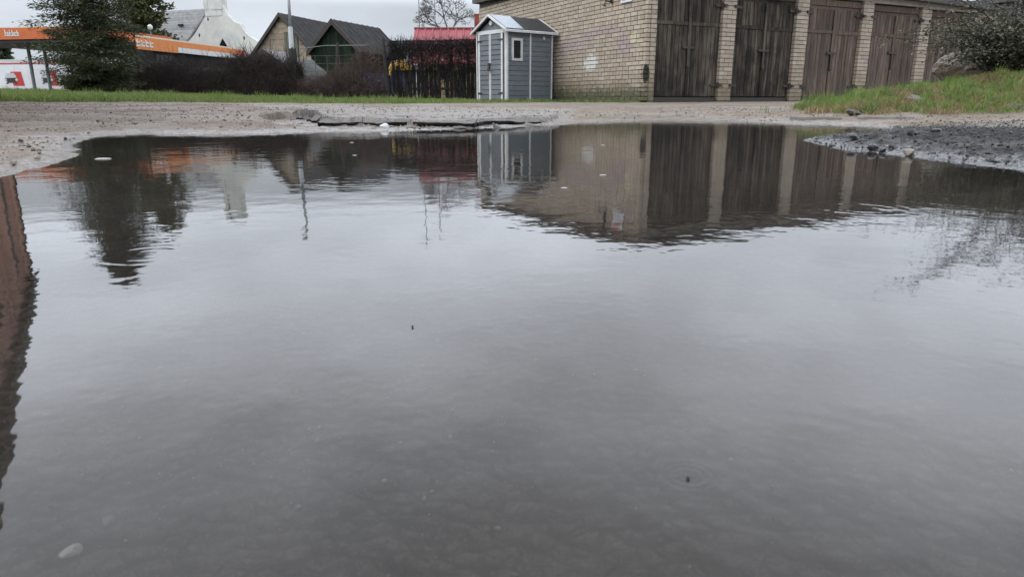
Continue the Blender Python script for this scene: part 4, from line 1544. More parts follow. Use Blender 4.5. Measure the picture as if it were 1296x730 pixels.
# bramble hedge
hp = [at(px, 110, Y_) for px, Y_ in ((128, 26.5), (180, 26.2), (240, 25.8), (300, 25.2), (345, 24.8), (380, 24.5))]
hx = np.array([p.x for p in hp]); hy = np.array([p.y for p in hp])
htop = np.array([at(px, py, Y_).z for px, py, Y_ in ((128, 92, 26.5), (180, 83, 26.2), (240, 82, 25.8), (300, 76, 25.2), (345, 77, 24.8), (380, 76, 24.5))])
hg = np.array([gz(x, y) for x, y in zip(hx, hy)])


def hedge_pts(n, shell=.25):
    s = RNG.uniform(0, 1, n)
    x = np.interp(s, np.linspace(0, 1, 6), hx)
    y = np.interp(s, np.linspace(0, 1, 6), hy)
    top = np.interp(s, np.linspace(0, 1, 6), htop) + (fbm(s * 26, s * 0 + 3, 3, 5) - .5) * .75
    g_ = np.interp(s, np.linspace(0, 1, 6), hg)
    a = RNG.uniform(0, math.pi, n)
    rr = np.sqrt(RNG.uniform(shell, 1, n))
    yy = y - np.cos(a) * .62 * rr
    zz = g_ + (top - g_) * np.where(RNG.uniform(0, 1, n) < .45, RNG.uniform(0, .9, n), np.sin(a) * rr)
    return np.stack([x, yy, zz], axis=-1)


hroot = thing('bramble_hedge', (hx[0], hy[0], hg[0]), 'long dense dark brown bare bramble hedge behind the grass verge', 'hedge')
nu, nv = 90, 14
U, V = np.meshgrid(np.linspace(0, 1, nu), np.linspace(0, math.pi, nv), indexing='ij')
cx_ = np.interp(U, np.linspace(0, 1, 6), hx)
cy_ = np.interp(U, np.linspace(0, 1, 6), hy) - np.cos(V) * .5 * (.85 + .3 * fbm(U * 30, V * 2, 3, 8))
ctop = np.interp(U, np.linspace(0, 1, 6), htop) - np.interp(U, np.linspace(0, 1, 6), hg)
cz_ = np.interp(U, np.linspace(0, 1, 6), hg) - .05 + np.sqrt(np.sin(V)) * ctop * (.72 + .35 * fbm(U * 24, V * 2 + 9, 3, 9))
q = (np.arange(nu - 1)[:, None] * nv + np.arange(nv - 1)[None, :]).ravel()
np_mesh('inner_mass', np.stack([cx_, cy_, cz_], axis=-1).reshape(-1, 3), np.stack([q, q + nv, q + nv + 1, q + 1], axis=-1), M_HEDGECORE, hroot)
v, f = tangle(26000, hedge_pts, .42, .006, .15)
np_mesh('twigs', v, f, M_TWIG, hroot, kind='stuff')
hp_ = hedge_pts(1500, .7)
hd_ = unit(RNG.normal(0, .45, (1500, 3)) + np.array([0, -.15, 1.0]))
v, f = twig_arrays(hp_, hp_ + hd_ * RNG.uniform(.25, .7, (1500, 1)), RNG.uniform(.005, .009, 1500))
np_mesh('long_shoots', v, f, M_TWIG, hroot, kind='stuff')

# wire fence and vines in front of the green shed, up to the black post
M_POST = plain('black_post', (.020, .019, .018), (.032, .03, .028), .8)
fx = [(392, 24.4), (428, 23.4), (491, 21.8), (606, 20.6)]
for px, Y_, pt, lab, lean_ in ((374, 24.5, 62, 'thick dark overgrown fence post at the end of the bramble hedge', 0), (425.5, 23.3, 56, 'leaning dark fence post in front of the dark green shed', .14), (492, 21.7, 49, 'black leaning fence post between dark green shed and vine fence', -.1)):
    q = at(px, 120, Y_)
    gb = gz(q.x, Y_)
    tz_ = at(px, pt, Y_).z
    po = thing('fence_post', (q.x, Y_, gb), lab, 'post', 'posts of the wire fence')
    mb = MB()
    mb.tube([(q.x, Y_, gb - .1), (q.x + lean_ * .5, Y_, (gb + tz_) / 2), (q.x + lean_, Y_, tz_)], [.065, .055, .045] if px != 374 else [.16, .14, .13], 8)
    mb.build('shaft', M_POST, po)
    mb = MB(); mb.tube([(q.x + lean_, Y_, tz_ - .002), (q.x + lean_ + .02, Y_, tz_ + .05)], [.045, .012], 8); mb.build('tip', M_POST, po)
q = at(412, 58, 23.7); q2 = at(466, 57.5, 22.4); q3 = at(380, 62, 24.5)
wr = thing('wire_fence', (q3.x, 24.5, gz(q3.x, 24.5)), 'thin rusty wire fence with a pale top rail before the dark green shed', 'fence')
mb = MB(); mb.tube([q3, q, q2], .014, 6); mb.build('top_rail', plain('pale_rail', (.16, .165, .15), None, .6), wr)
M_WIRE = plain('rusty_wire', (.07, .055, .045), None, .7)
w0, w1 = at(380, 120, 24.5), at(490, 120, 21.8)
for i in range(6):
    zz_ = .12 + i * .24
    mb = MB(); mb.tube([Vector((w0.x, 24.5, gz(w0.x, 24.5) + zz_)), Vector(((w0.x + w1.x) / 2, 23.1, gz((w0.x + w1.x) / 2, 23.1) + zz_ - .02)), Vector((w1.x, 21.8, gz(w1.x, 21.8) + zz_))], .006, 4); mb.build('wire', M_WIRE, wr)
for i in range(7):
    s_ = (i + .5) / 7
    x_, y_ = w0.x + (w1.x - w0.x) * s_, 24.5 + (21.8 - 24.5) * s_
    mb = MB(); mb.tube([(x_, y_, gz(x_, y_)), (x_ + .01, y_, gz(x_, y_) + 1.3)], .012, 5); mb.build('picket', M_WIRE, wr)


def thicket_pts(n):
    s = RNG.beta(1.0, 1.0, n)
    x = w0.x + (w1.x - w0.x) * s
    y = 24.3 + (21.7 - 24.3) * s + RNG.normal(0, .16, n)
    hmax = np.interp(s, [0, .2, .45, .7, .9, 1], [.35, .55, .9, 1.25, 1.35, 1.2]) * (.75 + .5 * fbm(s * 14, s * 0, 2, 4))
    z = np.interp(s, [0, 1], [gz(w0.x, 24.5), gz(w1.x, 21.8)]) + RNG.uniform(0, 1, n) ** 1.5 * hmax
    return np.stack([x, y, z], axis=-1)


tk = thing('bare_thicket', (w0.x, 24, gz(w0.x, 24)), 'thin reddish brown bare brambles growing along the wire fence', 'shrub')
v, f = tangle(6500, thicket_pts, .38, .005, 0, .5)
np_mesh('twigs', v, f, plain('reddish_twigs', (.095, .060, .048), (.05, .036, .03), .9, 3, rand=.4), tk, kind='stuff')
base_pts = lambda n: thicket_pts(n) * np.array([1, 1, 0]) + np.stack([np.zeros(n), RNG.normal(0, .1, n), .26 + np.abs(RNG.normal(0, .14, n))], axis=-1)
v, f = tangle(3500, base_pts, .3, .007)
np_mesh('low_twigs', v, f, M_TWIGDARK, tk, kind='stuff')

# old board fence overgrown with a dead vine, between the black post and the shed
M_BOARD = plain('old_grey_boards', (.095, .085, .08), (.04, .034, .032), .85, 5, (5, 5, .5), rand=.5)
f0, f1 = at(497, 120, 21.9), at(612, 120, 21.3)
FD = Vector((f1.x - f0.x, 21.3 - 21.9, 0))
FF = Frame((f0.x, 21.9, 0), FD)
bf = thing('board_fence', (f0.x, 21.9, gz(f0.x, 21.9)), 'old grey board fence under dead vines next to the grey shed', 'fence')
fb = gz((f0.x + f1.x) / 2, 21.5)
nbd = 22
for i in range(nbd):
    x_ = i * FD.length / nbd
    hh_ = round(at(550, 84, 21.5).z - fb + random.choice([-.12, -.05, 0, .04, .08]), 2)
    if random.random() < .04:
        continue
    plank_obj('board', FF, x_, random.choice([0, .01, .02]), fb - .05, round(FD.length / nbd - .018, 3), .022, hh_, M_BOARD, bf, ORG[bf.name])
for zz_ in (.3, .8):
    mb = MB(); mb.box(FF, 0, FD.length, .045, .09, fb + zz_, fb + zz_ + .07); mb.build('rail', M_BOARD, bf)
tw = at(550, 51, 21.5).z
mb = MB(); mb.tube([FF(-.02, -.05, tw), FF(FD.length * .5, -.05, tw - .02), FF(FD.length, -.05, tw)], .016, 6); mb.build('top_bar', M_POST, bf)
for s_ in (.02, .34, .67, .98):
    mb = MB(); mb.tube([FF(FD.length * s_, -.03, fb - .1), FF(FD.length * s_, -.05, tw + .01)], .028, 6); mb.build('post', M_POST, bf)


def vine_pts(n):
    x = RNG.uniform(0, FD.length, n)
    k_ = RNG.uniform(0, 1, n)
    band = .42 + .16 * np.sin(x * 5) * .5
    z = np.where(k_ < .62, tw - np.abs(RNG.normal(0, .36, n)), fb + RNG.uniform(.0, 1.0, n) * (tw - fb))
    y = RNG.normal(-.10, .07, n)
    o = np.array([FF.o.x, FF.o.y, 0])
    return o + np.outer(x, np.array(FF.x)) + np.outer(y, np.array(FF.y)) + np.outer(z, np.array([0, 0, 1]))


vn = thing('dead_vine', FF(0, -.1, fb), 'dead black climbing vine hanging in a tangle over the board fence', 'vine')
v, f = tangle(8500, vine_pts, .28, .0055, .5)
np_mesh('tangle', v, f, M_TWIGDARK, vn, kind='stuff')
stem_r = random.Random(4)
for i in range(26):
    x_ = stem_r.uniform(0, FD.length)
    pts = []
    for k_ in range(6):
        pts.append(FF(x_ + stem_r.uniform(-.06, .06), -.08 + stem_r.uniform(-.03, .03), fb + (tw - fb) * k_ / 5))
    mb = MB(); mb.tube(pts, [.022, .02, .017, .014, .011, .008], 5); mb.build('stem', M_TWIGDARK, vn)

# ------------------------------------------------------------------ trees
M_BARK = plain('bark', (.07, .055, .042), (.035, .028, .022), .95, 6, (4, 4, 1), bdist=.01)


def add_tree(name, label, base, height, spread, leaf_m, n_limb, n_leaf, leaf, conifer=True, trunk_r=.12, seed=1, clear=.08, group=None, density_pow=1.0):
    r = random.Random(seed)
    root = thing(name, base, label, 'tree', group)
    bx_, by_, bz_ = base
    mb = MB()
    npt = 9
    tp = [Vector((bx_ + r.uniform(-.03, .03) * i * .6, by_ + r.uniform(-.03, .03) * i * .6, bz_ - .1 + (height * .96 + .1) * i / (npt - 1))) for i in range(npt)]
    mb.tube(tp, [trunk_r * (1 - i / (npt - .6)) + .008 for i in range(npt)], 8)
    mb.build('trunk', M_BARK, root)
    cen, dirs = [], []
    lm = MB()
    per = max(6, n_leaf // n_limb)
    for i in range(n_limb):
        s_ = clear + (1 - clear) * ((i + r.random()) / n_limb) ** density_pow
        z_ = bz_ + height * s_
        prof = (1 - s_) ** .6 * (.42 + .58 * min(1, s_ / .3)) if conifer else math.sin(math.pi * min(1, .15 + s_ * .85)) ** .7
        L = spread * prof * r.uniform(.55, 1.15) + .12
        a = r.uniform(0, 2 * math.pi)
        rise = r.uniform(-.12, .22) if conifer else r.uniform(.1, .7)
        st = tp[min(int(s_ * (npt - 1)), npt - 1)]
        p0 = Vector((st.x, st.y, z_))
        d = Vector((math.cos(a), math.sin(a), rise)).normalized()
        pts = [p0 + d * L * k_ / 4 + Vector((0, 0, -.10 * L * (k_ / 4) ** 2 if conifer else 0)) for k_ in range(5)]
        lm.tube(pts, [max(.006, .02 * (1 - k_ / 4.5) * (L / 1.2)) for k_ in range(5)], 4)
        for k_ in range(per):
            q_ = r.random() ** .7
            p = p0 + d * L * q_ + Vector((0, 0, -.10 * L * q_ * q_ if conifer else 0))
            wdt = L * .30 * (1 - .55 * q_) + .05
            off = Vector((r.gauss(0, 1), r.gauss(0, 1), r.gauss(0, .35))) * wdt * .55
            cen.append(p + off)
            dd = d * r.uniform(.2, 1.0) + off.normalized() * .7 + Vector((0, 0, r.uniform(-.6, .15)))
            dirs.append(dd)
    lm.build('limbs', M_BARK, root, kind='stuff')
    v_, f_ = leaf_arrays(np.array([tuple(c) for c in cen]), np.array([tuple(d) for d in dirs]), RNG.uniform(.6, 1.4, len(cen)) * leaf[0], RNG.uniform(.6, 1.4, len(cen)) * leaf[1])
    np_mesh('crown', v_, f_, leaf_m, root, kind='stuff')
    return root


M_CONIF = leafmat('dark_evergreen', (.026, .038, .014), (.060, .074, .026), (.016, .020, .011), .2)
M_OLIVELEAF = leafmat('olive_leaf', (.075, .085, .024), (.045, .058, .022), (.12, .10, .02), .25)
M_GREENLEAF = leafmat('mid_green_leaf', (.035, .055, .022), (.05, .07, .03), None, .2)
M_BUSH = leafmat('dull_bush_leaf', (.045, .050, .026), (.11, .11, .06), (.028, .030, .02), .2, .3)
q = at(122, 113, 23.5)
add_tree('evergreen_tree', 'dark feathery evergreen tree in front of the orange canopy', (q.x, 23.5, gz(q.x, 23.5)), 5.25, 1.85, M_CONIF, 210, 62000, (.11, .027), True, .14, 3, .0)
q = at(182, 40, 68.0)
add_tree('olive_tree', 'tall olive green tree rising behind the orange fascia', (q.x, 68, gz(q.x, 68)), 11.0, 2.6, M_OLIVELEAF, 140, 16000, (.34, .16), False, .25, 5, .15)
q = at(3, 72, 80.0)
add_tree('small_far_tree', 'small dark evergreen far behind the white wall under the canopy', (q.x, 80, gz(q.x, 80) + .5), 6.0, 1.3, M_GREENLEAF, 60, 5000, (.3, .14), True, .15, 9, .0)

# bare tree behind the red roof
q = at(568, 36, 48.0)
bt = thing('bare_tree', (q.x, 48, gz(q.x, 48)), 'bare leafless round crowned tree behind the red roof', 'tree')
gb = gz(q.x, 48)
r = random.Random(21)
segs, cur = [], [(Vector((q.x, 48, gb)), Vector((0, 0, 1)), at(568, 45, 48).z - gb, .14, 0)]
mb = MB(); mb.tube([(q.x, 48, gb - .1), (q.x, 48, at(568, 42, 48).z)], [.16, .13], 8); mb.build('trunk', M_BARK, bt)
tops = [(Vector((q.x, 48, at(568, 42, 48).z)), Vector((0, 0, 1)), .95, .075)]
p0s, p1s, rs = [], [], []
for lev in range(7):
    nxt = []
    for p, d, L, rad in tops:
        for k_ in range(3 if lev < 5 else 3):
            dd = (d * .8 + Vector((r.gauss(0, .55), r.gauss(0, .55), r.gauss(.1, .35)))).normalized()
            e = p + dd * L * r.uniform(.7, 1.2)
            p0s.append(tuple(p)); p1s.append(tuple(e)); rs.append(rad)
            nxt.append((e, dd, L * .70, max(rad * .66, .009)))
    tops = nxt if len(nxt) < 4500 else r.sample(nxt, 4500)
v, f = twig_arrays(np.array(p0s), np.array(p1s), np.array(rs))
np_mesh('crown', v, f, plain('far_twigs', (.10, .085, .075), None, .9), bt, kind='stuff')

# ------------------------------------------------------------------ bush and boulder on the bank
BXY = at(1284, 80, 11.2)
bb = gz(BXY.x, 11.2)
bs = thing('bank_bush', (BXY.x, 11.2, bb), 'dark spreading bush with small dull leaves on the grassy bank', 'shrub')
r = random.Random(8)
p0s, p1s, rs, cen, dirs = [], [], [], [], []
for i in range(290):
    a = r.uniform(0, 2 * math.pi)
    out_ = r.uniform(.15, 1.0)
    L = r.uniform(.7, 1.75)
    far_ = i >= 170
    if far_:
        L = r.uniform(1.7, 3.2)
    p = Vector((BXY.x + (r.uniform(.25, 1.9) if far_ else r.gauss(0, .2)), 11.2 + r.gauss(0, .15), bb))
    d = Vector((math.cos(a) * out_, math.sin(a) * out_ * .8, r.uniform(.5, 1.2))).normalized()
    n_ = 9
    for k_ in range(n_):
        e = p + d * L / n_
        p0s.append(tuple(p)); p1s.append(tuple(e)); rs.append(.012 * (1 - k_ / n_) + .002)
        if k_ >= 1:
            for _ in range(6 if not far_ else 9):
                c_ = p.lerp(e, r.random()) + Vector((r.gauss(0, .055), r.gauss(0, .055), r.gauss(0, .045)))
                cen.append(tuple(c_)); dirs.append((r.gauss(0, 1), r.gauss(0, 1), r.gauss(-.1, .5)))
            if r.random() < .8:
                sd_ = (d + Vector((r.gauss(0, .8), r.gauss(0, .8), r.gauss(0, .4)))).normalized()
                e2 = p + sd_ * r.uniform(.12, .38)
                p0s.append(tuple(p)); p1s.append(tuple(e2)); rs.append(.004)
                for _ in range(7):
                    c_ = p.lerp(e2, r.random()) + Vector((r.gauss(0, .035), r.gauss(0, .035), r.gauss(0, .03)))
                    cen.append(tuple(c_)); dirs.append((r.gauss(0, 1), r.gauss(0, 1), r.gauss(-.1, .5)))
        d = (d + Vector((math.cos(a) * .09, math.sin(a) * .06, -.16 if k_ > 3 else -.05))).normalized()
        p = e
v, f = twig_arrays(np.array(p0s), np.array(p1s), np.array(rs))
np_mesh('branches', v, f, M_TWIGDARK, bs, kind='stuff')
v, f = leaf_arrays(np.array(cen), np.array(dirs), RNG.uniform(.5, 1.3, len(cen)) * .05, RNG.uniform(.5, 1.3, len(cen)) * .028)
np_mesh('leaves', v, f, M_BUSH, bs, kind='stuff')
pick = RNG.choice(len(cen), 700, replace=False)
v, f = leaf_arrays(np.array(cen)[pick] + RNG.normal(0, .02, (700, 3)), RNG.normal(size=(700, 3)), .03, .026)
np_mesh('blossom', v, f, leafmat('pale_blossom', (.55, .54, .48), (.38, .38, .32), None, .3), bs, kind='stuff')

m, t, b = new_mat('pale_topped_stone')
M_BOULDER = m
P = wpos(t)
sp = t.nodes.new('ShaderNodeNewGeometry')
sn = t.nodes.new('ShaderNodeSeparateXYZ')
t.links.new(sp.outputs['Normal'], sn.inputs[0])
n2 = noise(t, P, 14, 4)
lich = mrange(t, math_(t, 'ADD', sn.outputs['Z'], math_(t, 'MULTIPLY', math_(t, 'SUBTRACT', n2, .5), .9)), .25, .5, 0, 1)
col = mixc(t, n2, (.16, .12, .09), (.085, .066, .052))
col = mixc(t, lich, col, (.19, .175, .15))
t.links.new(col, b.inputs['Base Color'])
b.inputs['Roughness'].default_value = .9
bump(t, b, noise(t, P, 18, 5, .7), .03)
q = at(1232, 66, 12.4)
rock('boulder', (q.x, 12.4, gz(q.x, 12.4) + .28), (.62, .5, .50), M_BOULDER, 31, 'large brown boulder with pale lichen top under the bush', 'boulder', rough=.3, sub=4)

# ------------------------------------------------------------------ grass
M_GRASS = leafmat('grass_blade', (.085, .16, .028), (.20, .28, .06), (.045, .075, .02), .3, .5)
M_DRY = leafmat('dry_grass', (.34, .26, .13), (.17, .12, .06), None, .25, .7)
M_VERGE = leafmat('verge_grass', (.10, .17, .035), (.17, .23, .055), (.18, .19, .065), .3, .6)


def blades(name, X, Y, hgt, wid, mtl, lean_=.5):
    n = len(X)
    Z = ground(X, Y, False)[0] - .012
    a = RNG.uniform(0, 2 * math.pi, n)
    hh_ = hgt * RNG.uniform(.45, 1.25, n)
    sx, sy = np.cos(a), np.sin(a)
    la = RNG.uniform(0, 2 * math.pi, n)
    lx, ly = np.cos(la) * lean_ * hh_ * RNG.uniform(.1, 1, n), np.sin(la) * lean_ * hh_ * RNG.uniform(.1, 1, n)
    w = wid * RNG.uniform(.6, 1.3, n)
    v0 = np.stack([X - sx * w, Y - sy * w, Z], -1)
    v1 = np.stack([X + sx * w, Y + sy * w, Z], -1)
    v2 = np.stack([X + sx * w * .7 + lx * .35, Y + sy * w * .7 + ly * .35, Z + hh_ * .6], -1)
    v3 = np.stack([X - sx * w * .7 + lx * .35, Y - sy * w * .7 + ly * .35, Z + hh_ * .6], -1)
    v4 = np.stack([X + lx, Y + ly, Z + hh_], -1)
    v = np.stack([v0, v1, v2, v3, v4], axis=1).reshape(-1, 3)
    bq = np.arange(n)[:, None] * 5
    f = np.concatenate([bq + np.array([[0, 1, 2]]), bq + np.array([[0, 2, 3]]), bq + np.array([[3, 2, 4]])], axis=1).reshape(-1, 3)
    return np_mesh(name, v, f, mtl, kind='stuff')


# bank on the right
n = 170000
X = RNG.uniform(3.2, 10.5, n); Y = RNG.uniform(7.2, 12.2, n)
mh, A_, p_ = mound_mask(X, Y)
dens = sstep(.005, .06, mh + (fbm(X * 3, Y * 3, 3, 80) - .55) * .05)
patch = fbm(X * 1.7 + 3, Y * 1.7, 3, 101)
keep = (RNG.uniform(0, 1, n) < dens * np.clip((patch - .38) * 6, .05, 1)) & (X / Y < .82)
X, Y, patch = X[keep], Y[keep], patch[keep]
dry = (fbm(X * 1.9 + 7, Y * 1.9 + 2, 3, 103) + .20 * (1 - sstep(8.6, 9.8, Y)) + RNG.normal(0, .06, len(X))) > .63
o = blades('bank_grass', X[~dry], Y[~dry], .075 * (.35 + 1.5 * patch[~dry] ** 1.5), .0042, M_GRASS)
tag(o, 'fresh green grass on the bank by the garages', 'grass')
o = blades('dry_bank_grass', X[dry], Y[dry], .085, .0040, M_DRY, 1.4)
tag(o, 'flattened straw coloured grass among the green on the bank', 'grass')
# taller tufts on the bank
nt_ = 480
tx = RNG.uniform(3.6, 9.5, nt_); ty = RNG.uniform(7.4, 11.6, nt_)
ok = (mound_mask(tx, ty)[0] > .03) & (tx / ty < .8)
tx, ty = tx[ok], ty[ok]
X = np.repeat(tx, 34) + RNG.normal(0, .035, len(tx) * 34); Y = np.repeat(ty, 34) + RNG.normal(0, .035, len(tx) * 34)
o = blades('bank_tufts', X, Y, np.repeat(RNG.uniform(.06, .19, len(tx)) , 34), .0038, M_GRASS, .8)
tag(o, 'taller grass tufts scattered over the bank', 'grass')
tx = RNG.uniform(4.0, 8.5, 340); ty = RNG.uniform(7.5, 10.2, 340)
ok = (mound_mask(tx, ty)[0] > .02) & (tx / ty < .8)
tx, ty = tx[ok], ty[ok]
X = np.repeat(tx, 40) + RNG.normal(0, .06, len(tx) * 40); Y = np.repeat(ty, 40) + RNG.normal(0, .05, len(tx) * 40)
o = blades('straw_tufts', X, Y, np.repeat(RNG.uniform(.05, .10, len(tx)), 40), .0036, M_DRY, 1.8)
tag(o, 'bent straw tufts on the lower bank', 'grass')
# verge on the far left
n = 110000
X = RNG.uniform(-24, 1.0, n); Y = RNG.uniform(12.3, 28, n)
keep = (Y > verge_edge(X, Y) + .5 * (fbm(X * 2, Y * 2, 2, 110) - .2)) & (X / Y > -.80) & (Y < 13 + 15 * RNG.uniform(0, 1, n) ** .7)
o = blades('verge_grass', X[keep], Y[keep], .045 + .10 * fbm(X[keep] * .8, Y[keep] * .8, 3, 112) ** 2, .010, M_VERGE, .9)
tag(o, 'strip of short green grass in front of the hedge', 'grass')
nt_ = 260
tx = RNG.uniform(-22, -1.0, nt_); ty = RNG.uniform(13.2, 25, nt_)
ok = (ty > verge_edge(tx, ty) + .2) & (tx / ty > -.78)
tx, ty = tx[ok], ty[ok]
X = np.repeat(tx, 26) + RNG.normal(0, .11, len(tx) * 26); Y = np.repeat(ty, 26) + RNG.normal(0, .08, len(tx) * 26)
o = blades('verge_tufts', X, Y, np.repeat(RNG.uniform(.06, .20, len(tx)), 26), .009, M_VERGE, .7)
tag(o, 'ragged weed tufts standing up from the verge', 'grass')
# moss and weeds at the foot of the brick wall and around the shed
n = 5000
s_ = RNG.uniform(-.6, 9, n); dd = np.abs(RNG.normal(0, .22, n)) + .03
X = GC.x + GW.x * s_ - GU.x * dd; Y = GC.y + GW.y * s_ - GU.y * dd
keep = (s_ > .0)
o = blades('wall_foot_weeds', X[keep], Y[keep], .06, .012, M_VERGE, .8)
tag(o, 'low mossy weeds along the foot of the brick end wall', 'weeds')

# ------------------------------------------------------------------ stones, kerb, debris
M_STONE_DARK = plain('dark_wet_stone', (.045, .044, .045), (.025, .024, .024), .35, 30, bdist=.004, bscale=60)
M_STONE_PALE = plain('pale_stone', (.22, .2, .17), (.13, .12, .10), .6, 20, bdist=.004, bscale=60)
M_STONE_GREY = plain('grey_stone', (.095, .09, .085), (.05, .047, .045), .7, 16, bdist=.01, bscale=30)
for px, py, sx, sy, sz_, mt, lab in ((1080, 191, .045, .035, .030, M_STONE_DARK, 'black wet stone at the tip of the asphalt tongue in the water'),
                                     (1107, 189, .032, .026, .026, M_STONE_DARK, 'dark stone on the water line, second from the tongue tip'),
                                     (1118, 191, .020, .018, .019, M_STONE_DARK, 'small dark stone between two others along the water line'),
                                     (1129, 190, .026, .018, .016, M_STONE_DARK, 'flat dark stone on the tongue before the pale stone'),
                                     (1156, 197, .042, .03, .024, M_STONE_PALE, 'pale stone half in the water beside the asphalt tongue'),
                                     (1155, 172, .036, .03, .030, M_STONE_DARK, 'round dark stone on top of the asphalt tongue'),
                                     (1184, 171, .04, .03, .018, M_STONE_DARK, 'flat dark stone on the asphalt behind the round one')):
    zg = 0.0
    for _ in range(6):
        P_ = onz(px, py, zg)
        zg = float(ground(np.array([P_.x]), np.array([P_.y]))[0][0])
    for _ in range(30):
        if zg > .002:
            break
        P_ = P_ + Vector((.012, .03, 0))
        zg = float(ground(np.array([P_.x]), np.array([P_.y]))[0][0])
    rock('stone', (P_.x, P_.y, max(zg, -.005) + sz_ * .45), (sx, sy, sz_), mt, int(px), lab, 'stone', 'stones on the asphalt tongue', rough=.35)
for px, py, Y_, sz3, mt, lab, nm in ((1160, 118, 8.9, (.15, .11, .09), M_BOULDER, 'pale flat topped rock lying in the grass of the bank', 'rock'),
                                     (1285, 131, 8.2, (.13, .10, .08), M_STONE_GREY, 'grey rock in the straw low on the bank', 'rock'),
                                     (1253, 126, 8.35, (.09, .08, .06), M_STONE_GREY, 'small grey rock in flattened straw on the bank', 'rock')):
    q = at(px, py, Y_)
    rock(nm, (q.x, Y_, gz(q.x, Y_) + sz3[2] * .1), sz3, mt, int(px) + 1, lab, 'rock', rough=.35, sub=3)
# black burnt lump at the foot of the bank
q = at(1081, 140, 8.0)
rock('burnt_lump', (q.x, 8.0, gz(q.x, 8.0) + .03), (.105, .08, .055), M_BLACK, 77, 'black burnt lump at the foot of the grassy bank', 'lump', rough=.4, sub=3)
# sunken kerb stones
M_KERB = plain('pale_kerb', (.21, .195, .175), (.13, .12, .105), .85, 12, bdist=.004)
for i, (pa, pb, ya, yb, lab) in enumerate(((1000, 1066, 7.75, 7.55, 'long thin sunken kerb stone by the corner of the grassy bank'), (1086, 1158, 7.5, 7.3, 'short sunken kerb stone below the burnt lump'))):
    a_, b_ = at(pa, 146, ya), at(pb, 148, yb)
    KF_ = Frame((a_.x, ya, 0), (b_.x - a_.x, yb - ya, 0))
    ln_ = (Vector((b_.x, yb, 0)) - Vector((a_.x, ya, 0))).length
    zk = max(gz(a_.x, ya), gz(b_.x, yb))
    mb = MB()
    mb.slab(Frame(KF_(0, 0, 0), KF_.y, KF_.x), [(0, zk - .15), (.1, zk - .15), (.1, zk + .022), (.09, zk + .03), (.012, zk + .03), (0, zk + .02)], 0, ln_)
    o = mb.build('kerb_stone', M_KERB)
    tag(o, lab, 'kerb', 'sunken kerb stones')

# broken lip of the asphalt sheet: its own solid edge, ragged in plan, dark where it is torn
m, t, b = new_mat('torn_asphalt')
P = wpos(t)
gn = t.nodes.new('ShaderNodeNewGeometry')
sn = t.nodes.new('ShaderNodeSeparateXYZ')
t.links.new(gn.outputs['True Normal'], sn.inputs[0])
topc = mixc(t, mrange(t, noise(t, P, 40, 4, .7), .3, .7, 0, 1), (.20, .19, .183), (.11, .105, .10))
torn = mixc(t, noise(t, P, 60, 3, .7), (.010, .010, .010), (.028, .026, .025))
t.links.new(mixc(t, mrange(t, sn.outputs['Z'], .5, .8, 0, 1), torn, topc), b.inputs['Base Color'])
b.inputs['Roughness'].default_value = .8
b.inputs['Specular IOR Level'].default_value = .2
bump(t, b, noise(t, P, 70, 4, .7), .006)
M_TORN = m
fp = SLAB[:-2][1:]
seg = np.concatenate([[0], np.cumsum(np.hypot(*np.diff(fp, axis=0).T))])
ns = 240
ss = np.linspace(0, seg[-1], ns)
ex, ey = np.interp(ss, seg, fp[:, 0]), np.interp(ss, seg, fp[:, 1])
ey = ey - .03 + (fbm(ss * 9, ss * 0 + 2, 3, 130) - .5) * .30 + np.floor(fbm(ss * 3, ss * 0 + 8, 2, 131) * 5) * .035 - .08
ztop = .044 + (fbm(ss * 4, ss * 0 + 5, 3, 132) - .5) * .022
ztop = ztop * sstep(0, .25, ss) * (1 - .45 * sstep(seg[-1] - 1.0, seg[-1] - .2, ss))
under = .04 + .03 * fbm(ss * 6, ss * 0 + 1, 2, 133)
gb_ = ground(ex, ey + .55, False)[0]
rows = [(ey + under, np.full(ns, -.03)), (ey + under * .6, ztop * .25), (ey + .004, ztop * .72), (ey, ztop * .97), (ey + .02, ztop), (ey + .25, np.maximum(ztop + .004, gb_ * .55 + ztop * .5)), (ey + .55, gb_ + .006), (ey + .7, gb_ - .03)]
vv = np.stack([np.stack([ex, yy, zz], -1) for yy, zz in rows], axis=0).reshape(-1, 3)
q = (np.arange(len(rows) - 1)[:, None] * ns + np.arange(ns - 1)[None, :]).ravel()
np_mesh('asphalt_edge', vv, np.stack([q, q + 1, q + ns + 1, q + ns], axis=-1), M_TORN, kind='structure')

# blocks broken off the asphalt sheet along the far shore
M_CHUNK = plain('broken_asphalt', (.06, .057, .055), (.13, .125, .12), .6, 25, bdist=.006, bscale=50)
cr_ = random.Random(12)
chunk_places = ['at the left end of the broken asphalt edge', 'below the broken asphalt edge, under the hedge end', 'in the water gap under the broken asphalt', 'beside the white pebble at the broken edge', 'below the asphalt edge in line with the black post', 'at the broken edge in line with the yellow tank',
                'at the broken edge under the board fence', 'at the broken edge just before the grey shed', 'on the wet shore in front of the shed doors', 'on the wet shore below the shed window']
for i, px in enumerate((378, 412, 432, 455, 490, 515, 545, 580, 628, 672)):
    py = np.interp(px, [350, 409, 600, 700], [156, 163.2, 163.2, 158.6])
    p = onz(px, py, .0)
    sx = cr_.uniform(.07, .15)
    rock('asphalt_chunk', (p.x, p.y + .05, .006), (sx, .05, cr_.uniform(.018, .03)), M_CHUNK, 200 + i, ('flat dark asphalt chunk ' + chunk_places[i])[:110], 'asphalt chunk', 'chunks along the broken asphalt edge', rough=.5)
p = onz(487, 162, .01)
rock('white_pebble', (p.x, p.y - .02, .022), (.05, .035, .03), M_WHITE, 300, 'white pebble on the dark broken asphalt edge', 'pebble', rough=.3)
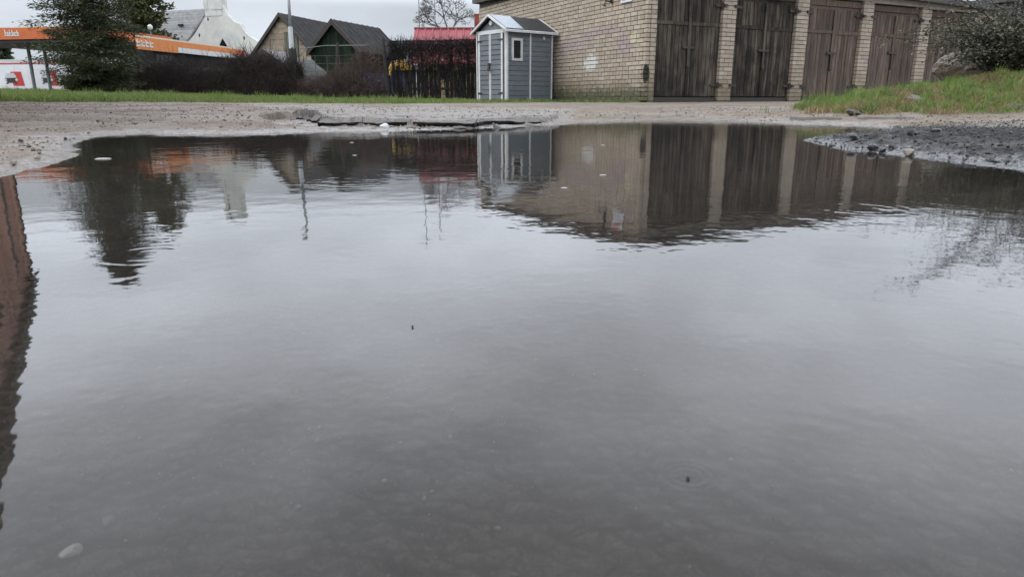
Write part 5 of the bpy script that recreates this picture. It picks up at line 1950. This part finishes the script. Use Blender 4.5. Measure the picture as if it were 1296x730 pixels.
# loose gravel on the shores: one scattered mass
ico = rock_mesh('gravel_unit', 5, M_STONE_PALE, (1, .8, .6), 1, .3)
iv = np.array([v_.co[:] for v_ in ico.vertices]); if_ = np.array([p_.vertices[:] for p_ in ico.polygons])
bpy.data.meshes.remove(ico)


def scatter(name, X, Y, rad, mtl, label, sink=.25, zs=None):
    n = len(X)
    Z = ground(X, Y)[0] if zs is None else zs
    a = RNG.uniform(0, 2 * math.pi, n)
    s_ = rad[:, None] * RNG.uniform(.6, 1.3, (n, 3))
    V = iv[None] * s_[:, None]
    c, s__ = np.cos(a)[:, None], np.sin(a)[:, None]
    VX = V[..., 0] * c - V[..., 1] * s__ + X[:, None]
    VY = V[..., 0] * s__ + V[..., 1] * c + Y[:, None]
    VZ = V[..., 2] + (Z + rad * (.6 - sink))[:, None]
    vv = np.stack([VX, VY, VZ], -1).reshape(-1, 3)
    ff = (if_[None] + (np.arange(n) * len(iv))[:, None, None]).reshape(-1, 3)
    o = np_mesh(name, vv, ff, mtl, kind='stuff')
    return tag(o, label, 'gravel')


m, t, b = new_mat('mixed_gravel')
k = island(t)
rampn = t.nodes.new('ShaderNodeValToRGB')
for p_, c_ in zip((0, .35, .7, 1.0), ((.035, .029, .025), (.12, .095, .075), (.21, .175, .145), (.36, .33, .29))):
    e = rampn.color_ramp.elements.new(p_) if p_ not in (0, 1.0) else rampn.color_ramp.elements[0 if p_ == 0 else -1]
    e.color = (*c_, 1)
t.links.new(k, rampn.inputs['Fac'])
t.links.new(rampn.outputs['Color'], b.inputs['Base Color'])
b.inputs['Roughness'].default_value = .55
M_MIX = m
n = 34000
X = RNG.uniform(-9, 8, n); Y = RNG.uniform(1.8, 12, n)
d_ = sdist(X, Y, SHORE)
keep = (d_ > .04) & (np.abs(X / Y) < .82) & (RNG.uniform(0, 1, n) < .85 * np.clip((fbm(X * 1.5, Y * 1.5, 3, 120) - .35) * 4, .05, 1)) & (mound_mask(X, Y)[0] < .02)
X, Y = X[keep], Y[keep]
right = (X > 1.0) & (Y < 6.2)
scatter('gravel', X[~right], Y[~right], .005 + .016 * RNG.uniform(0, 1, (~right).sum()) ** 3, M_MIX, 'loose mixed gravel around the puddle')
n = 20000
X = RNG.uniform(1.2, 5, n); Y = RNG.uniform(2, 6.2, n)
d_ = sdist(X, Y, SHORE)
keep = (d_ > .02) & (X / Y < .82)
m2 = plain('dark_chippings', (.022, .0215, .022), (.06, .059, .059), .5, 30, rand=.6)
scatter('asphalt_chippings', X[keep], Y[keep], .003 + .013 * RNG.uniform(0, 1, keep.sum()) ** 4, m2, 'dark wet chippings on the asphalt tongue')
# pebbles lying on the puddle bed close to the lens
n = 4000
X = RNG.uniform(-.7, .7, n); Y = .2 + .85 * RNG.uniform(0, 1, n) ** 1.7
keep = RNG.uniform(0, 1, n) < np.clip(.35 - X, .1, 1)
scatter('bed_grit', X[keep], Y[keep], .0012 + .0045 * RNG.uniform(0, 1, keep.sum()) ** 4, M_MIX, 'fine grit on the muddy puddle bed', .1)
for px, py, s_, mt, lab in ((90, 704, .0085, M_WHITE, 'pale pebble on the puddle bed beside a dark pebble'), (60, 712, .0085, M_BLACK, 'dark brown pebble on the puddle bed beside a pale pebble'), (138, 664, .0075, M_STONE_PALE, 'dull pale pebble on the puddle bed behind the others')):
    zb_ = -.03
    for _ in range(5):
        P_ = onz(px, py, zb_)
        zb_ = float(ground(np.array([P_.x]), np.array([P_.y]))[0][0])
    rock('bed_pebble', (P_.x, P_.y, zb_ + s_ * .5), (s_, s_ * .7, s_ * .5), mt, int(px), lab, 'pebble', 'pebbles on the puddle bed')
# floating bits
M_PETAL = plain('pale_floating_leaf', (.46, .46, .43), (.36, .36, .33), .6, 40)
M_SPECK = plain('dark_speck', (.05, .045, .04), None, .5)
for px, py, s_, mt, lab in ((130, 200.5, .036, M_PETAL, 'pale floating leaf where the evergreen is mirrored'), (763, 183.5, .015, M_PETAL, 'tiny pale fleck floating in the mirrored brick wall, farther one'), (763, 221, .012, M_PETAL, 'tiny pale fleck floating in the mirrored brick wall, nearer one'),
                            (714, 237, .010, M_PETAL, 'tiny pale fleck floating just below the mirrored shed'), (445, 180, .013, M_PETAL, 'tiny pale fleck floating in the mirrored dark green shed, farther one'), (449, 196, .010, M_PETAL, 'tiny pale fleck floating in the mirrored dark green shed, nearer one'),
                            (522, 410.5, .0014, M_SPECK, 'tiny dark speck floating alone in the mirrored sky'), (871, 600, .0013, M_SPECK, 'small dark bubble floating inside a ring of ripples')):
    p = onz(px, py, .003)
    pts = []
    rr = random.Random(int(px * 7 + py))
    for k_ in range(12):
        a = 2 * math.pi * k_ / 12
        e = rr.uniform(.75, 1.1)
        pts.append((math.cos(a) * s_ * e, math.sin(a) * s_ * e * (.8 if px != 130 else .7)))
    vs = [(p.x, p.y, .002 + s_ * .06)] + [(p.x + x * .7, p.y + y * .7, .002 + s_ * .05) for x, y in pts] + [(p.x + x, p.y + y, .001) for x, y in pts] + [(p.x, p.y, -.001)]
    fs = [(0, 1 + k_, 1 + (k_ + 1) % 12) for k_ in range(12)] + [(1 + k_, 13 + k_, 13 + (k_ + 1) % 12, 1 + (k_ + 1) % 12) for k_ in range(12)] + [(25, 13 + (k_ + 1) % 12, 13 + k_) for k_ in range(12)]
    mb = MB(); mb.add(vs, fs)
    o = mb.build('floating_leaf' if mt is M_PETAL else 'floating_speck', mt, smooth=True)
    tag(o, lab, 'leaf' if mt is M_PETAL else 'speck', 'bits floating on the puddle')
